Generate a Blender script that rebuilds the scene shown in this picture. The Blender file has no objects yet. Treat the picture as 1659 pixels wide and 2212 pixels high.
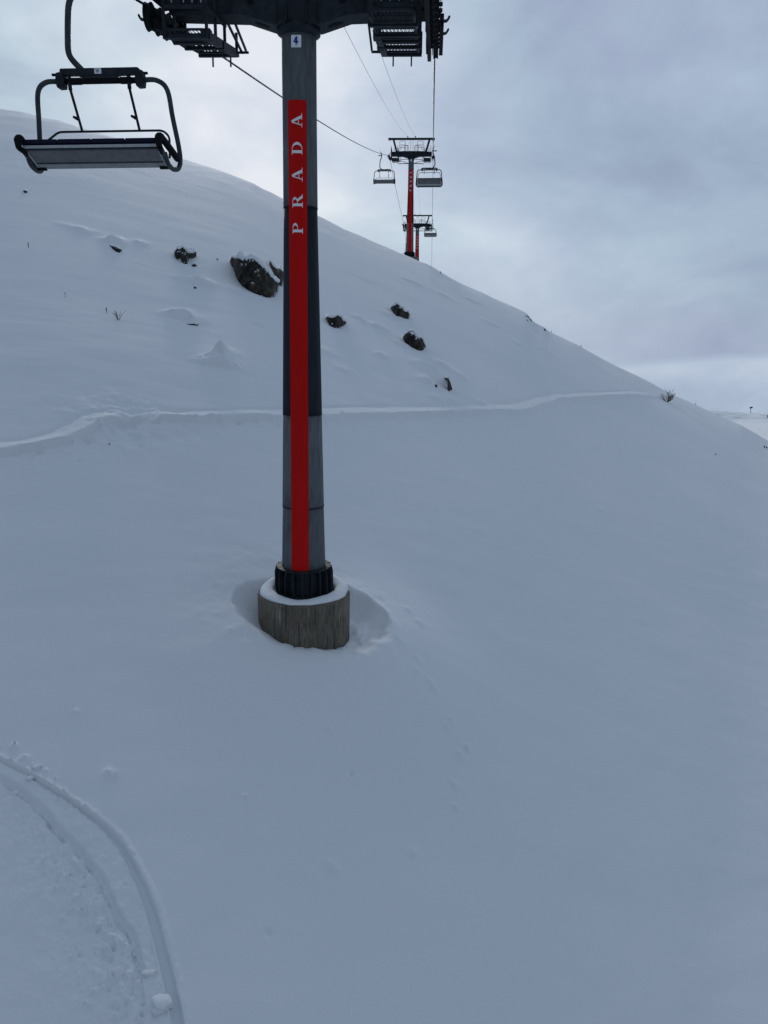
import bpy, math, random
import numpy as np
from mathutils import Vector, Matrix

random.seed(7)
PI = math.pi
scene = bpy.context.scene
COL = scene.collection

# ------------------------------------------------------------------ camera
PITCH = math.radians(13.0)
F = 1659.0                      # focal length in units of the 1659 x 2212 view used for measuring
cam_d = bpy.data.cameras.new("camera")
cam_d.sensor_fit = 'HORIZONTAL'
cam_d.sensor_width = 36.0
cam_d.lens = 36.0
cam_d.clip_start = 0.05
cam_d.clip_end = 5000
cam = bpy.data.objects.new("camera", cam_d)
COL.objects.link(cam)
cam.rotation_euler = (PI / 2 - PITCH, 0, 0)
scene.camera = cam


def ray(x, y):
    """survey helper: slope of the sight line (X/Y, Z/Y)"""
    u = (x - 829.5) / F
    v = (1106 - y) / F
    d = math.cos(PITCH) + v * math.sin(PITCH)
    return u / d, (-math.sin(PITCH) + v * math.cos(PITCH)) / d


# ------------------------------------------------------------------ materials
def mat(name):
    m = bpy.data.materials.new(name)
    m.use_nodes = True
    nt = m.node_tree
    return m, nt, nt.nodes['Principled BSDF']


def noise_node(nt, scale, detail=4, rough=0.6, vec=None, mapping=None, dist=0.0, obj=True):
    tc = nt.nodes.new('ShaderNodeTexCoord')
    n = nt.nodes.new('ShaderNodeTexNoise')
    n.inputs['Scale'].default_value = scale
    n.inputs['Detail'].default_value = detail
    n.inputs['Roughness'].default_value = rough
    n.inputs['Distortion'].default_value = dist
    src = tc.outputs['Object']
    if mapping:
        mp = nt.nodes.new('ShaderNodeMapping')
        mp.inputs['Scale'].default_value = mapping[0]
        mp.inputs['Rotation'].default_value = mapping[1]
        nt.links.new(src, mp.inputs['Vector'])
        src = mp.outputs['Vector']
    nt.links.new(src, n.inputs['Vector'])
    return n


def ramp(nt, fac, stops):
    r = nt.nodes.new('ShaderNodeValToRGB')
    e = r.color_ramp.elements
    while len(e) < len(stops):
        e.new(0.5)
    for i, (p, c) in enumerate(stops):
        e[i].position = p
        e[i].color = (c[0], c[1], c[2], 1)
    nt.links.new(fac, r.inputs['Fac'])
    return r


def simple(name, c0, c1, scale=6, rough=0.5, metal=0.0, mapping=None, bump=0.0, bscale=40, lo=0.35, hi=0.65):
    m, nt, b = mat(name)
    n = noise_node(nt, scale, 6, 0.65, mapping=mapping)
    r = ramp(nt, n.outputs['Fac'], [(lo, c0), (hi, c1)])
    nt.links.new(r.outputs['Color'], b.inputs['Base Color'])
    b.inputs['Roughness'].default_value = rough
    b.inputs['Metallic'].default_value = metal
    b.inputs['Specular IOR Level'].default_value = .18
    if bump:
        n2 = noise_node(nt, bscale, 5, 0.6)
        bp = nt.nodes.new('ShaderNodeBump')
        bp.inputs['Strength'].default_value = bump
        bp.inputs['Distance'].default_value = 0.02
        nt.links.new(n2.outputs['Fac'], bp.inputs['Height'])
        nt.links.new(bp.outputs['Normal'], b.inputs['Normal'])
    return m


M = {}
M['galv'] = simple('galvanised_grey', (.09, .105, .112), (.15, .168, .176), 3.0, .75, .0, ((4, 4, .8), (0, 0, 0)), .15, 60)
M['galv_mid'] = simple('galvanised_dull', (.078, .092, .098), (.13, .147, .155), 3.5, .75, .0, ((4, 4, .7), (0, 0, 0)), .15, 60)
M['darkpole'] = simple('dark_blue_coated_steel', (.010, .015, .021), (.018, .026, .035), 3, .7, .0, ((4, 4, .5), (0, 0, 0)), .1, 60)
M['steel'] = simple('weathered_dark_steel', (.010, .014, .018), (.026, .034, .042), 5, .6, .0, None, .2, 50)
M['steel_grey'] = simple('weathered_grey_steel', (.028, .036, .042), (.06, .072, .08), 5, .55, .1, None, .2, 50)  # paler steel for rope catchers, chair tubing, rails and the snow-gun post
M['black'] = simple('black_rubber', (.003, .0035, .005), (.007, .008, .010), 9, .8)
M['navy'] = simple('navy_vinyl', (.002, .003, .018), (.004, .005, .03), 7, .7)
M['alu'] = simple('dull_aluminium', (.36, .38, .38), (.46, .48, .48), 12, .5, .2)
M['panel'] = simple('grey_seat_shell', (.13, .13, .132), (.17, .17, .172), 8, .6, .0)
M['red'] = simple('red_paint', (.52, .0045, .004), (.60, .006, .006), 1.4, .8, 0, ((3, 3, .5), (0, 0, 0)))
M['white'] = simple('white_vinyl', (.80, .83, .85), (.88, .90, .92), 8, .5)
M['blue_ink'] = simple('blue_ink', (.01, .02, .32), (.015, .03, .38), 8, .5)
M['black_ink'] = simple('black_ink', (.015, .015, .018), (.02, .02, .022), 8, .5)
M['rope'] = simple('steel_rope', (.012, .014, .02), (.03, .034, .04), 30, .5, .4)
M['wire'] = simple('grey_wire', (.12, .13, .15), (.16, .17, .19), 30, .5, .2)
M['bark'] = simple('dark_bark', (.06, .047, .036), (.11, .088, .068), 20, .8)
M['stalk'] = simple('dry_stalk', (.05, .05, .05), (.10, .095, .085), 20, .8)
M['jacket'] = simple('dark_clothing', (.01, .012, .02), (.02, .022, .03), 8, .7)
M['skin'] = simple('skin', (.4, .26, .2), (.45, .3, .23), 8, .6)


def snow_material():
    m, nt, b = mat('snow')
    n0 = noise_node(nt, .12, 4, .5)
    r = ramp(nt, n0.outputs['Fac'], [(.3, (.782, .822, .848)), (.7, (.818, .848, .868))])
    nt.links.new(r.outputs['Color'], b.inputs['Base Color'])
    b.inputs['Roughness'].default_value = .85
    b.inputs['Specular IOR Level'].default_value = .25
    # wind ripples (stretched), then granular crust
    n1 = noise_node(nt, .9, 6, .55, mapping=((.35, 1.6, 1.6), (0, 0, math.radians(22))), dist=.6)
    b1 = nt.nodes.new('ShaderNodeBump')
    b1.inputs['Strength'].default_value = .13
    b1.inputs['Distance'].default_value = .10
    nt.links.new(n1.outputs['Fac'], b1.inputs['Height'])
    n2 = noise_node(nt, 22, 6, .7)
    b2 = nt.nodes.new('ShaderNodeBump')
    b2.inputs['Strength'].default_value = .8
    b2.inputs['Distance'].default_value = .008
    nt.links.new(n2.outputs['Fac'], b2.inputs['Height'])
    nt.links.new(b1.outputs['Normal'], b2.inputs['Normal'])
    nt.links.new(b2.outputs['Normal'], b.inputs['Normal'])
    return m


M['snow'] = snow_material()


def rock_material():
    m, nt, b = mat('lichened_rock')
    n = noise_node(nt, 1.7, 8, .72, dist=.8)
    r = ramp(nt, n.outputs['Fac'], [(.36, (.002, .002, .002)), (.48, (.018, .016, .012)), (.58, (.050, .043, .030)), (.72, (.12, .092, .055))])
    n3 = noise_node(nt, 9, 6, .7)
    r3 = ramp(nt, n3.outputs['Fac'], [(.35, (.45, .45, .45)), (.65, (1.2, 1.2, 1.2))])
    mx = nt.nodes.new('ShaderNodeMixRGB')
    mx.blend_type = 'MULTIPLY'
    mx.inputs['Fac'].default_value = 1
    nt.links.new(r.outputs['Color'], mx.inputs['Color1'])
    nt.links.new(r3.outputs['Color'], mx.inputs['Color2'])
    ge = nt.nodes.new('ShaderNodeNewGeometry')
    sx_ = nt.nodes.new('ShaderNodeSeparateXYZ')
    nt.links.new(ge.outputs['Normal'], sx_.inputs[0])
    ad = nt.nodes.new('ShaderNodeMath')
    ad.operation = 'MULTIPLY_ADD'
    ad.inputs[1].default_value = .35
    nt.links.new(n3.outputs['Fac'], ad.inputs[0])
    nt.links.new(sx_.outputs['Z'], ad.inputs[2])
    sr = ramp(nt, ad.outputs[0], [(.0, (0, 0, 0)), (1.0, (1, 1, 1))])
    sr.color_ramp.elements[0].position = .93
    sr.color_ramp.elements[1].position = .99
    m2 = nt.nodes.new('ShaderNodeMixRGB')
    nt.links.new(sr.outputs['Color'], m2.inputs['Fac'])
    nt.links.new(mx.outputs['Color'], m2.inputs['Color1'])
    m2.inputs['Color2'].default_value = (.78, .83, .86, 1)
    nt.links.new(m2.outputs['Color'], b.inputs['Base Color'])
    b.inputs['Roughness'].default_value = .9
    bp = nt.nodes.new('ShaderNodeBump')
    bp.inputs['Strength'].default_value = .9
    bp.inputs['Distance'].default_value = .08
    n2 = noise_node(nt, 5, 9, .7)
    nt.links.new(n2.outputs['Fac'], bp.inputs['Height'])
    nt.links.new(bp.outputs['Normal'], b.inputs['Normal'])
    return m


M['rock'] = rock_material()


def concrete_material():
    m, nt, b = mat('board_marked_concrete')
    n = noise_node(nt, 7, 7, .7, mapping=((2.2, 2.2, .12), (0, 0, 0)))
    r = ramp(nt, n.outputs['Fac'], [(.30, (.03, .025, .018)), (.41, (.10, .093, .075)), (.49, (.21, .20, .168)), (.55, (.10, .070, .040)), (.61, (.19, .18, .152)), (.70, (.34, .325, .28))])
    n3 = noise_node(nt, 1.2, 4, .6)
    r3 = ramp(nt, n3.outputs['Fac'], [(.35, (.7, .66, .6)), (.65, (1.1, 1.1, 1.08))])
    mx = nt.nodes.new('ShaderNodeMixRGB')
    mx.blend_type = 'MULTIPLY'
    mx.inputs['Fac'].default_value = 1
    nt.links.new(r.outputs['Color'], mx.inputs['Color1'])
    nt.links.new(r3.outputs['Color'], mx.inputs['Color2'])
    nt.links.new(mx.outputs['Color'], b.inputs['Base Color'])
    b.inputs['Roughness'].default_value = .9
    bp = nt.nodes.new('ShaderNodeBump')
    bp.inputs['Strength'].default_value = .8
    bp.inputs['Distance'].default_value = .03
    nt.links.new(n.outputs['Fac'], bp.inputs['Height'])
    nt.links.new(bp.outputs['Normal'], b.inputs['Normal'])
    return m


M['concrete'] = concrete_material()


# ------------------------------------------------------------------ mesh helpers
class MB:
    def __init__(s):
        s.v = []
        s.f = []

    def add(s, vs, fs):
        o = len(s.v)
        s.v += [tuple(p) for p in vs]
        s.f += [tuple(i + o for i in f) for f in fs]
        return s

    def box(s, c, d, rot=None):
        hx, hy, hz = d[0] / 2, d[1] / 2, d[2] / 2
        vs = [Vector((x, y, z)) for x in (-hx, hx) for y in (-hy, hy) for z in (-hz, hz)]
        if rot is not None:
            vs = [rot @ p for p in vs]
        c = Vector(c)
        return s.add([p + c for p in vs], [(0, 1, 3, 2), (4, 6, 7, 5), (0, 4, 5, 1), (2, 3, 7, 6), (0, 2, 6, 4), (1, 5, 7, 3)])

    def bar(s, p, q, w, h, up=(0, 0, 1)):
        p, q = Vector(p), Vector(q)
        d = (q - p).normalized()
        up = Vector(up)
        if abs(d.dot(up)) > .98:
            up = Vector((0, 1, 0))
        sx = d.cross(up).normalized()
        sz = sx.cross(d).normalized()
        vs = []
        for e in (p, q):
            for a, b in ((-1, -1), (1, -1), (1, 1), (-1, 1)):
                vs.append(e + sx * (a * w / 2) + sz * (b * h / 2))
        return s.add(vs, [(0, 3, 2, 1), (4, 5, 6, 7), (0, 1, 5, 4), (1, 2, 6, 5), (2, 3, 7, 6), (3, 0, 4, 7)])

    def tube(s, pts, r, n=8, cap=True):
        pts = [Vector(p) for p in pts]
        rs = r if isinstance(r, (list, tuple)) else [r] * len(pts)
        prev = None
        rings = []
        for i, p in enumerate(pts):
            a = pts[max(i - 1, 0)]
            b = pts[min(i + 1, len(pts) - 1)]
            d = (b - a).normalized()
            if prev is None:
                up = Vector((0, 0, 1)) if abs(d.z) < .9 else Vector((0, 1, 0))
                sx = d.cross(up).normalized()
            else:
                sx = (prev - d * prev.dot(d)).normalized()
            prev = sx
            sy = d.cross(sx)
            rings.append([p + (sx * math.cos(2 * PI * k / n) + sy * math.sin(2 * PI * k / n)) * rs[i] for k in range(n)])
        vs = [q for rg in rings for q in rg]
        fs = []
        for i in range(len(pts) - 1):
            for k in range(n):
                a = i * n + k
                b = i * n + (k + 1) % n
                fs.append((a, a + n, b + n, b))
        if cap:
            fs.append(tuple(range(n)))
            fs.append(tuple(reversed(range((len(pts) - 1) * n, len(pts) * n))))
        return s.add(vs, fs)

    def lathe(s, prof, c=(0, 0, 0), n=32, axis='z'):
        vs = []
        for r, h in prof:
            for k in range(n):
                a = 2 * PI * k / n
                x, y, z = r * math.cos(a), r * math.sin(a), h
                if axis == 'x':
                    x, y, z = z, x, y
                vs.append((x + c[0], y + c[1], z + c[2]))
        fs = []
        for i in range(len(prof) - 1):
            for k in range(n):
                a = i * n + k
                b = i * n + (k + 1) % n
                fs.append((a, b, b + n, a + n))
        fs.append(tuple(reversed(range(n))))
        fs.append(tuple(range((len(prof) - 1) * n, len(prof) * n)))
        return s.add(vs, fs)

    def prism(s, poly, y0, y1):      # polygon in x,z extruded along y
        n = len(poly)
        vs = [(p[0], y0, p[1]) for p in poly] + [(p[0], y1, p[1]) for p in poly]
        fs = [tuple(range(n)), tuple(reversed(range(n, 2 * n)))]
        for i in range(n):
            j = (i + 1) % n
            fs.append((i, i + n, j + n, j))
        return s.add(vs, fs)

    def build(s, name, m, parent=None, smooth=False, bevel=0.0):
        me = bpy.data.meshes.new(name)
        me.from_pydata([tuple(p) for p in s.v], [], s.f)
        me.update()
        me.materials.append(m)
        if smooth:
            for p in me.polygons:
                p.use_smooth = len(p.vertices) <= 4
        o = bpy.data.objects.new(name, me)
        COL.objects.link(o)
        if parent:
            o.parent = parent
        if bevel:
            bv = o.modifiers.new('bevel', 'BEVEL')
            bv.width = bevel
            bv.segments = 2
            bv.limit_method = 'ANGLE'
        return o


def smooth_path(pts, n=6):
    """Catmull-Rom through pts"""
    P = [Vector(p) for p in pts]
    P = [P[0] * 2 - P[1]] + P + [P[-1] * 2 - P[-2]]
    out = []
    for i in range(1, len(P) - 2):
        for k in range(n):
            t = k / n
            a, b, c, d = P[i - 1], P[i], P[i + 1], P[i + 2]
            out.append(.5 * ((2 * b) + (c - a) * t + (2 * a - 5 * b + 4 * c - d) * t * t + (3 * b - a - 3 * c + d) * t ** 3))
    out.append(P[-2])
    return out


def fillet(pts, r, n=5):
    P = [Vector(p) for p in pts]
    out = [P[0]]
    for i in range(1, len(P) - 1):
        a = (P[i - 1] - P[i])
        b = (P[i + 1] - P[i])
        ra = min(r, a.length * .45)
        rb = min(r, b.length * .45)
        p0 = P[i] + a.normalized() * ra
        p1 = P[i] + b.normalized() * rb
        for k in range(n + 1):
            t = k / n
            out.append(p0 * (1 - t) ** 2 + P[i] * 2 * t * (1 - t) + p1 * t * t)
    out.append(P[-1])
    return out


def tag(o, label=None, cat=None, group=None, kind=None):
    if label:
        o['label'] = label
    if cat:
        o['category'] = cat
    if group:
        o['group'] = group
    if kind:
        o['kind'] = kind
    return o


def empty(name, loc, rot=(0, 0, 0)):
    o = bpy.data.objects.new(name, None)
    o.empty_display_size = .3
    COL.objects.link(o)
    o.location = loc
    o.rotation_euler = rot
    return o


# ------------------------------------------------------------------ value noise
_rs = np.random.RandomState(11)
_tab = _rs.rand(256, 256)


def vnoise(x, y):
    xi = np.floor(x).astype(int)
    yi = np.floor(y).astype(int)
    fx = x - xi
    fy = y - yi
    fx = fx * fx * fx * (fx * (fx * 6 - 15) + 10)
    fy = fy * fy * fy * (fy * (fy * 6 - 15) + 10)
    a = _tab[xi & 255, yi & 255]
    b = _tab[(xi + 1) & 255, yi & 255]
    c = _tab[xi & 255, (yi + 1) & 255]
    d = _tab[(xi + 1) & 255, (yi + 1) & 255]
    return (a * (1 - fx) + b * fx) * (1 - fy) + (c * (1 - fx) + d * fx) * fy - .5


def fbm(x, y, o=4, g=.5):
    r = 0
    a = 1
    for k in range(o):
        r = r + a * vnoise(x * 2 ** k + 17.3 * k, y * 2 ** k + 5.1 * k)
        a *= g
    return r


def sstep(e0, e1, x):
    t = np.clip((x - e0) / (e1 - e0), 0, 1)
    return t * t * (3 - 2 * t)


# ------------------------------------------------------------------ terrain
R = 92.0
H0 = 11.8
SKY = [(0, 235), (50, 243), (130, 262), (250, 298), (390, 343), (480, 369), (545, 395), (562, 405), (612, 430), (690, 468),
       (750, 497), (810, 524), (870, 549), (900, 562), (930, 574), (955, 590), (1000, 614), (1040, 632), (1090, 655), (1128, 672), (1140, 678),
       (1152, 694), (1163, 701), (1176, 706), (1184, 716), (1240, 741), (1300, 775), (1370, 809), (1440, 846), (1530, 887), (1600, 918), (1659, 952)]
_sp = [ray(*p) for p in SKY]
_ss = [-6, -1.4, -.75] + [p[0] for p in _sp] + [.72, 1.2, 6]
_st = [.34, .34, .315] + [p[1] for p in _sp] + [-.20, -.26, -.26]
_S = np.linspace(-6, 6, 12001)
_T = np.interp(_S, _ss, _st)
_k = np.exp(-(np.arange(-8, 9) / 3.5) ** 2)
_k /= _k.sum()
_T = np.convolve(np.pad(_T, 8, mode='edge'), _k, mode='valid')
_k2 = np.exp(-(np.arange(-120, 121) / 45) ** 2)
_k2 /= _k2.sum()
_TS = np.convolve(np.pad(_T, 120, mode='edge'), _k2, mode='valid')


def zbase(X, Y):
    Ye = np.maximum(Y, 6.0)
    s = X / Ye
    T = np.interp(s, _S, _TS) + (np.interp(s, _S, _T) - np.interp(s, _S, _TS)) * sstep(58, 88, Ye)
    z = Ye * T - H0 * np.abs(1 - Ye / R) ** 1.5 - (Ye - Y) * .45
    return z


def ground_hit(x, y):
    s, t = ray(x, y)
    Y = np.linspace(6.5, 130, 6000)
    d = t * Y - zbase(s * Y, Y)
    idx = np.where(d < 0)[0]
    if len(idx) == 0:
        i = int(np.argmin(d))
        return np.array([s * Y[i], Y[i]])
    i = idx[0]
    if i == 0:
        return np.array([s * Y[0], Y[0]])
    q = d[i - 1] / (d[i - 1] - d[i])
    yy = Y[i - 1] + q * (Y[i] - Y[i - 1])
    return np.array([s * yy, yy])


def poly_hits(pts):
    return np.array([ground_hit(*p) for p in pts])


def dense(P, n=8):
    V = smooth_path([(p[0], p[1], 0) for p in P], n)
    return np.array([(v.x, v.y) for v in V])


def polydist(X, Y, P):
    """signed distance (left +) and arc parameter to polyline; arrays 1-D"""
    best = np.full(X.shape, 1e9)
    sg = np.zeros(X.shape)
    par = np.zeros(X.shape)
    n = len(P) - 1
    for i in range(n):
        a, b = P[i], P[i + 1]
        d = b - a
        L2 = d @ d
        t = np.clip(((X - a[0]) * d[0] + (Y - a[1]) * d[1]) / L2, 0, 1)
        dx = X - (a[0] + t * d[0])
        dy = Y - (a[1] + t * d[1])
        q = np.hypot(dx, dy)
        m = q < best
        best = np.where(m, q, best)
        sg = np.where(m, np.sign(d[0] * dy - d[1] * dx), sg)
        par = np.where(m, (i + t) / n, par)
    return best * sg, par


# tower position (line azimuth, gauge)
SL = .0593
AZ = math.atan(SL)
LDIR = Vector((math.sin(AZ), math.cos(AZ), 0))
RDIR = Vector((math.cos(AZ), -math.sin(AZ), 0))
G = 2.6
TW4 = (SL * 16.3 - 2.75, 16.3)

PATH = dense(poly_hits([(a_, b_ + 6) for a_, b_ in [(-80, 985), (0, 974), (70, 965), (140, 951), (190, 930), (235, 910), (300, 908), (420, 907), (600, 904), (760, 901), (900, 894),
                        (1040, 888), (1130, 886), (1165, 876), (1200, 864), (1250, 857), (1320, 853), (1390, 850), (1440, 852)]]), 6)
G1 = dense(poly_hits([(-60, 1612), (0, 1640), (58, 1671), (134, 1717), (215, 1776), (262, 1825), (300, 1898), (326, 1962), (346, 2035), (364, 2107), (380, 2180), (392, 2260)]), 5)
G2 = dense(poly_hits([(-60, 1650), (0, 1678), (29, 1697), (76, 1732), (122, 1784), (175, 1840), (221, 1904), (247, 1962), (279, 2011), (298, 2070), (306, 2115)]), 5)

# rocks: outline of what shows of each, surveyed
def cr(ox, oy, k, pts):
    return [(ox + k * a, oy + k * b) for a, b in pts]


ROCKS = [
    ('boulder', 'largest dark boulder, half hidden snow shelf on top, touching the tower pole in view', cr(470.7, 531.1, .10186,
     [(250, 335), (300, 250), (380, 212), (420, 208), (445, 262), (470, 235), (495, 190), (520, 268), (580, 250), (640, 290), (680, 255), (740, 270), (830, 345),
      (960, 450), (1080, 590), (1150, 680), (1240, 720), (1320, 800), (1290, 890), (1220, 1035), (1100, 1045), (930, 1020), (800, 980), (640, 890), (500, 780),
      (400, 660), (360, 530), (280, 400)]), .5),
    ('rock', 'jagged brown rock sliver right behind the largest boulder, beside the pole', cr(470.7, 531.1, .10186,
     [(1080, 310), (1130, 370), (1170, 430), (1240, 490), (1310, 480), (1390, 560), (1450, 700), (1400, 800), (1330, 860), (1315, 790), (1270, 720), (1230, 640),
      (1150, 520), (1085, 420)]), .2),
    ('rock', 'rounded dark rock with snow rim, left of the largest boulder', cr(0, 362.1, .4002,
     [(938, 465), (955, 441), (985, 430), (1005, 450), (1030, 455), (1054, 448), (1057, 485), (1032, 492), (1012, 515), (985, 506), (955, 490)]), .3),
    ('rock', 'tiny flat rock just below the rounded rock with snow rim', cr(0, 362.1, .4002, [(1030, 528), (1050, 520), (1068, 532), (1045, 536)]), .1),
    ('rock', 'thin dark rock edge under a small drift, leftmost of the row beside the boulder', cr(0, 362.1, .4002,
     [(588, 420), (605, 424), (622, 428), (655, 443), (656, 458), (632, 450), (604, 433)]), .15),
    ('rock', 'tiny dark rock between the rounded rock and the largest boulder', cr(0, 362.1, .4002, [(1164, 491), (1182, 495), (1174, 502)]), .08),
    ('rock', 'small rock speck on the upper slope below the near chair', cr(0, 362.1, .4002, [(124, 126), (136, 124), (150, 130), (138, 135)]), .08),
    ('rock', 'tiny rock under a small snow lip below the rounded rock', cr(0, 362.1, .4002, [(1043, 645), (1052, 643), (1064, 650), (1052, 654)]), .08),
    ('rock', 'tiny double rock under the pale drift midway down left of the pole', cr(0, 362.1, .4002, [(1008, 845), (1035, 843), (1078, 850), (1060, 855), (1025, 852)]), .08),
    ('rock', 'dark rock just right of the tower pole with a notched snowy top', cr(663.9, 603.5, .25464,
     [(152, 320), (180, 318), (200, 328), (235, 325), (262, 305), (290, 320), (300, 350), (318, 340), (332, 370), (300, 395), (260, 405), (215, 400), (180, 375)]), .3),
    ('rock', 'dark rock right of the pole, upper one of the stacked pair', cr(663.9, 603.5, .25464,
     [(702, 240), (735, 215), (765, 210), (800, 240), (820, 265), (855, 272), (873, 300), (865, 330), (810, 332), (760, 315), (725, 280)]), .3),
    ('rock', 'dark rock right of the pole, lower one of the stacked pair', cr(663.9, 603.5, .25464,
     [(810, 490), (850, 450), (885, 435), (905, 445), (912, 480), (950, 500), (970, 490), (1005, 570), (985, 587), (940, 585), (880, 560), (845, 535), (812, 510)]), .35),
    ('rock', 'narrow upright dark rock poking from a drift above the snow path', cr(663.9, 603.5, .25464,
     [(1160, 835), (1195, 838), (1215, 880), (1230, 930), (1195, 935), (1186, 905), (1180, 865)]), .2),
    ('rock', 'tiny rock just left of the narrow upright rock', cr(663.9, 603.5, .25464, [(1076, 895), (1090, 892), (1108, 903), (1095, 911)]), .08),
    ('rock', 'uppermost dark rock on the right-hand ridge edge', cr(1110.4, 651.8, .0582, [(450, 500), (480, 505), (570, 590), (550, 615), (500, 570)]), .15),
    ('rock', 'longest dark rock on the right-hand ridge edge', cr(1110.4, 651.8, .0582, [(575, 630), (610, 640), (665, 740), (640, 735), (585, 670)]), .15),
    ('rock', 'small dark rock left of the uppermost one on the ridge', cr(1110.4, 651.8, .0582, [(405, 540), (430, 520), (455, 550), (430, 570)]), .1),
    ('rock', 'lowest dark rock of the cluster on the ridge', cr(1110.4, 651.8, .0582, [(470, 670), (490, 665), (538, 715), (520, 725), (485, 700)]), .1),
    ('rock', 'lone dark rock lower down the right-hand ridge under a snow lip', cr(1110.4, 651.8, .0582, [(1110, 1010), (1130, 1000), (1190, 1060), (1160, 1055), (1120, 1035)]), .15),
]


def rock_profile(pts, n):
    """split outline into lower and upper border against s; gives s, depth, z_low, z_top"""
    S = np.array([ray(*p) for p in pts])
    smin, smax = S[:, 0].min(), S[:, 0].max()
    ss = np.linspace(smin, smax, n)
    lo = np.zeros(n)
    hi = np.zeros(n)
    m = len(pts)
    for i, s in enumerate(ss):
        s_ = min(max(s, smin + 1e-6), smax - 1e-6)
        ts = []
        for j in range(m):
            a, b = S[j], S[(j + 1) % m]
            if (a[0] - s_) * (b[0] - s_) <= 0 and a[0] != b[0]:
                ts.append(a[1] + (b[1] - a[1]) * (s_ - a[0]) / (b[0] - a[0]))
        lo[i] = min(ts)
        hi[i] = max(ts)
    # depth where the lower border meets the ground
    Ys = np.zeros(n)
    yy = np.linspace(8, 120, 5000)
    for i, s in enumerate(ss):
        d = lo[i] * yy - zbase(s * yy, yy)
        k = np.where(d < 0)[0]
        Ys[i] = yy[k[0]] if len(k) else R * .97
    Ys = np.minimum(Ys, R * .97)
    if n > 6:
        Ys = np.convolve(np.pad(Ys, 2, mode='edge'), [.1, .2, .4, .2, .1], mode='valid')
    return ss, Ys, lo * Ys, hi * Ys


RP = [rock_profile(r[2], 40) for r in ROCKS]

# small wind lips and drifts: x, y, half width px, depth m, height m
LIPS = [(160, 492, 34, 1.0, .09), (243, 524, 18, 1.5, .3), (172, 500, 20, 1.0, .12), (415, 610, 28, 1.3, .22), (440, 613, 16, 1.0, .2),
        (400, 690, 30, 1.5, .26), (378, 684, 22, 1.0, .12), (470, 790, 34, 2.0, .34), (478, 776, 14, 1.6, .35), (300, 527, 14, .9, .14), (540, 640, 40, 1.2, .12),
        (825, 770, 14, .8, .16), (856, 686, 26, 1.4, .18), (775, 686, 12, .7, .14), (815, 705, 18, .9, .16), (870, 745, 20, .8, .14), (930, 795, 26, 1.6, .2),
        (955, 795, 30, 1.6, .28), (925, 826, 18, 1.2, .22), (905, 790, 18, 1.2, .14), (1000, 817, 8, .7, .15), (945, 862, 16, .8, .14), (975, 867, 16, .8, .14),
        (1045, 872, 30, .6, .08), (740, 800, 22, .9, .08), (560, 700, 12, .8, .1), (640, 745, 40, 1.2, .06), (700, 760, 30, 1.0, .08),
        (1020, 650, 16, 1.4, .12), (1060, 700, 20, 1.4, .1),
        (1120, 745, 16, 1.4, .1), (960, 640, 20, 1.4, .12), (890, 610, 20, 1.4, .12), (1180, 760, 18, 1.2, .08)]
LIPS = [(ground_hit(a, b), c, d, e) for a, b, c, d, e in LIPS]

# small bumps and dents on the near slope: x, y, radius m, height m
BUMPS = [(905, 1464, .10, .04), (900, 1488, .10, .035), (934, 1507, .10, .05), (939, 1520, .09, .04), (975, 1575, .11, .05), (966, 1587, .09, .03), (1009, 1620, .08, .06),
         (994, 1635, .09, .05), (983, 1696, .09, .04), (984, 1741, .07, .05), (712, 1591, .05, .05), (758, 1674, .05, -.05), (719, 1870, .09, .04), (894, 1838, .10, .04),
         (236, 1670, .09, .05), (240, 1684, .08, -.03), (580, 2010, .05, -.03), (530, 1720, .05, .03), (165, 1536, .06, .03), (820, 1330, .15, -.03),
         (880, 1340, .12, .03), (905, 1370, .10, .03), (498, 1378, .05, .05), (1285, 965, .12, .06), (870, 1435, .09, .03), (1300, 1100, .2, .05), (30, 1612, .06, .05), (52, 1640, .07, .06)]
BUMPS = [(ground_hit(a, b), c, d) for a, b, c, d in BUMPS]
_r2 = random.Random(3)
for _ in range(150):       # rough spray inside the turn
    y = _r2.uniform(1850, 2212)
    xr = np.interp(y, [1784, 1904, 2011, 2212], [122, 215, 275, 330])
    x = xr - abs(_r2.gauss(0, 1)) * 55 - 6
    BUMPS.append((ground_hit(x, y), _r2.uniform(.018, .045), _r2.choice((-1, 1, 1)) * _r2.uniform(.015, .045)))
for _ in range(26):        # clods beside the upper part of the groove and below the path
    y = _r2.uniform(1600, 1760)
    xr = np.interp(y, [1600, 1760], [-20, 190])
    BUMPS.append((ground_hit(xr + _r2.uniform(-30, 40), y), _r2.uniform(.015, .04), _r2.uniform(.015, .045)))
for _ in range(90):
    x = _r2.choice((_r2.uniform(20, 340), _r2.uniform(150, 330), _r2.uniform(400, 800), _r2.uniform(1130, 1260)))
    yb = np.interp(x, [0, 140, 235, 600, 1130, 1200, 1260], [978, 955, 916, 909, 891, 872, 862])
    BUMPS.append((ground_hit(x, yb + abs(_r2.gauss(0, 1)) * (22 if x < 340 else 9)), _r2.uniform(.05, .13), _r2.choice((-1, 1)) * _r2.uniform(.02, .06)))


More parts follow.
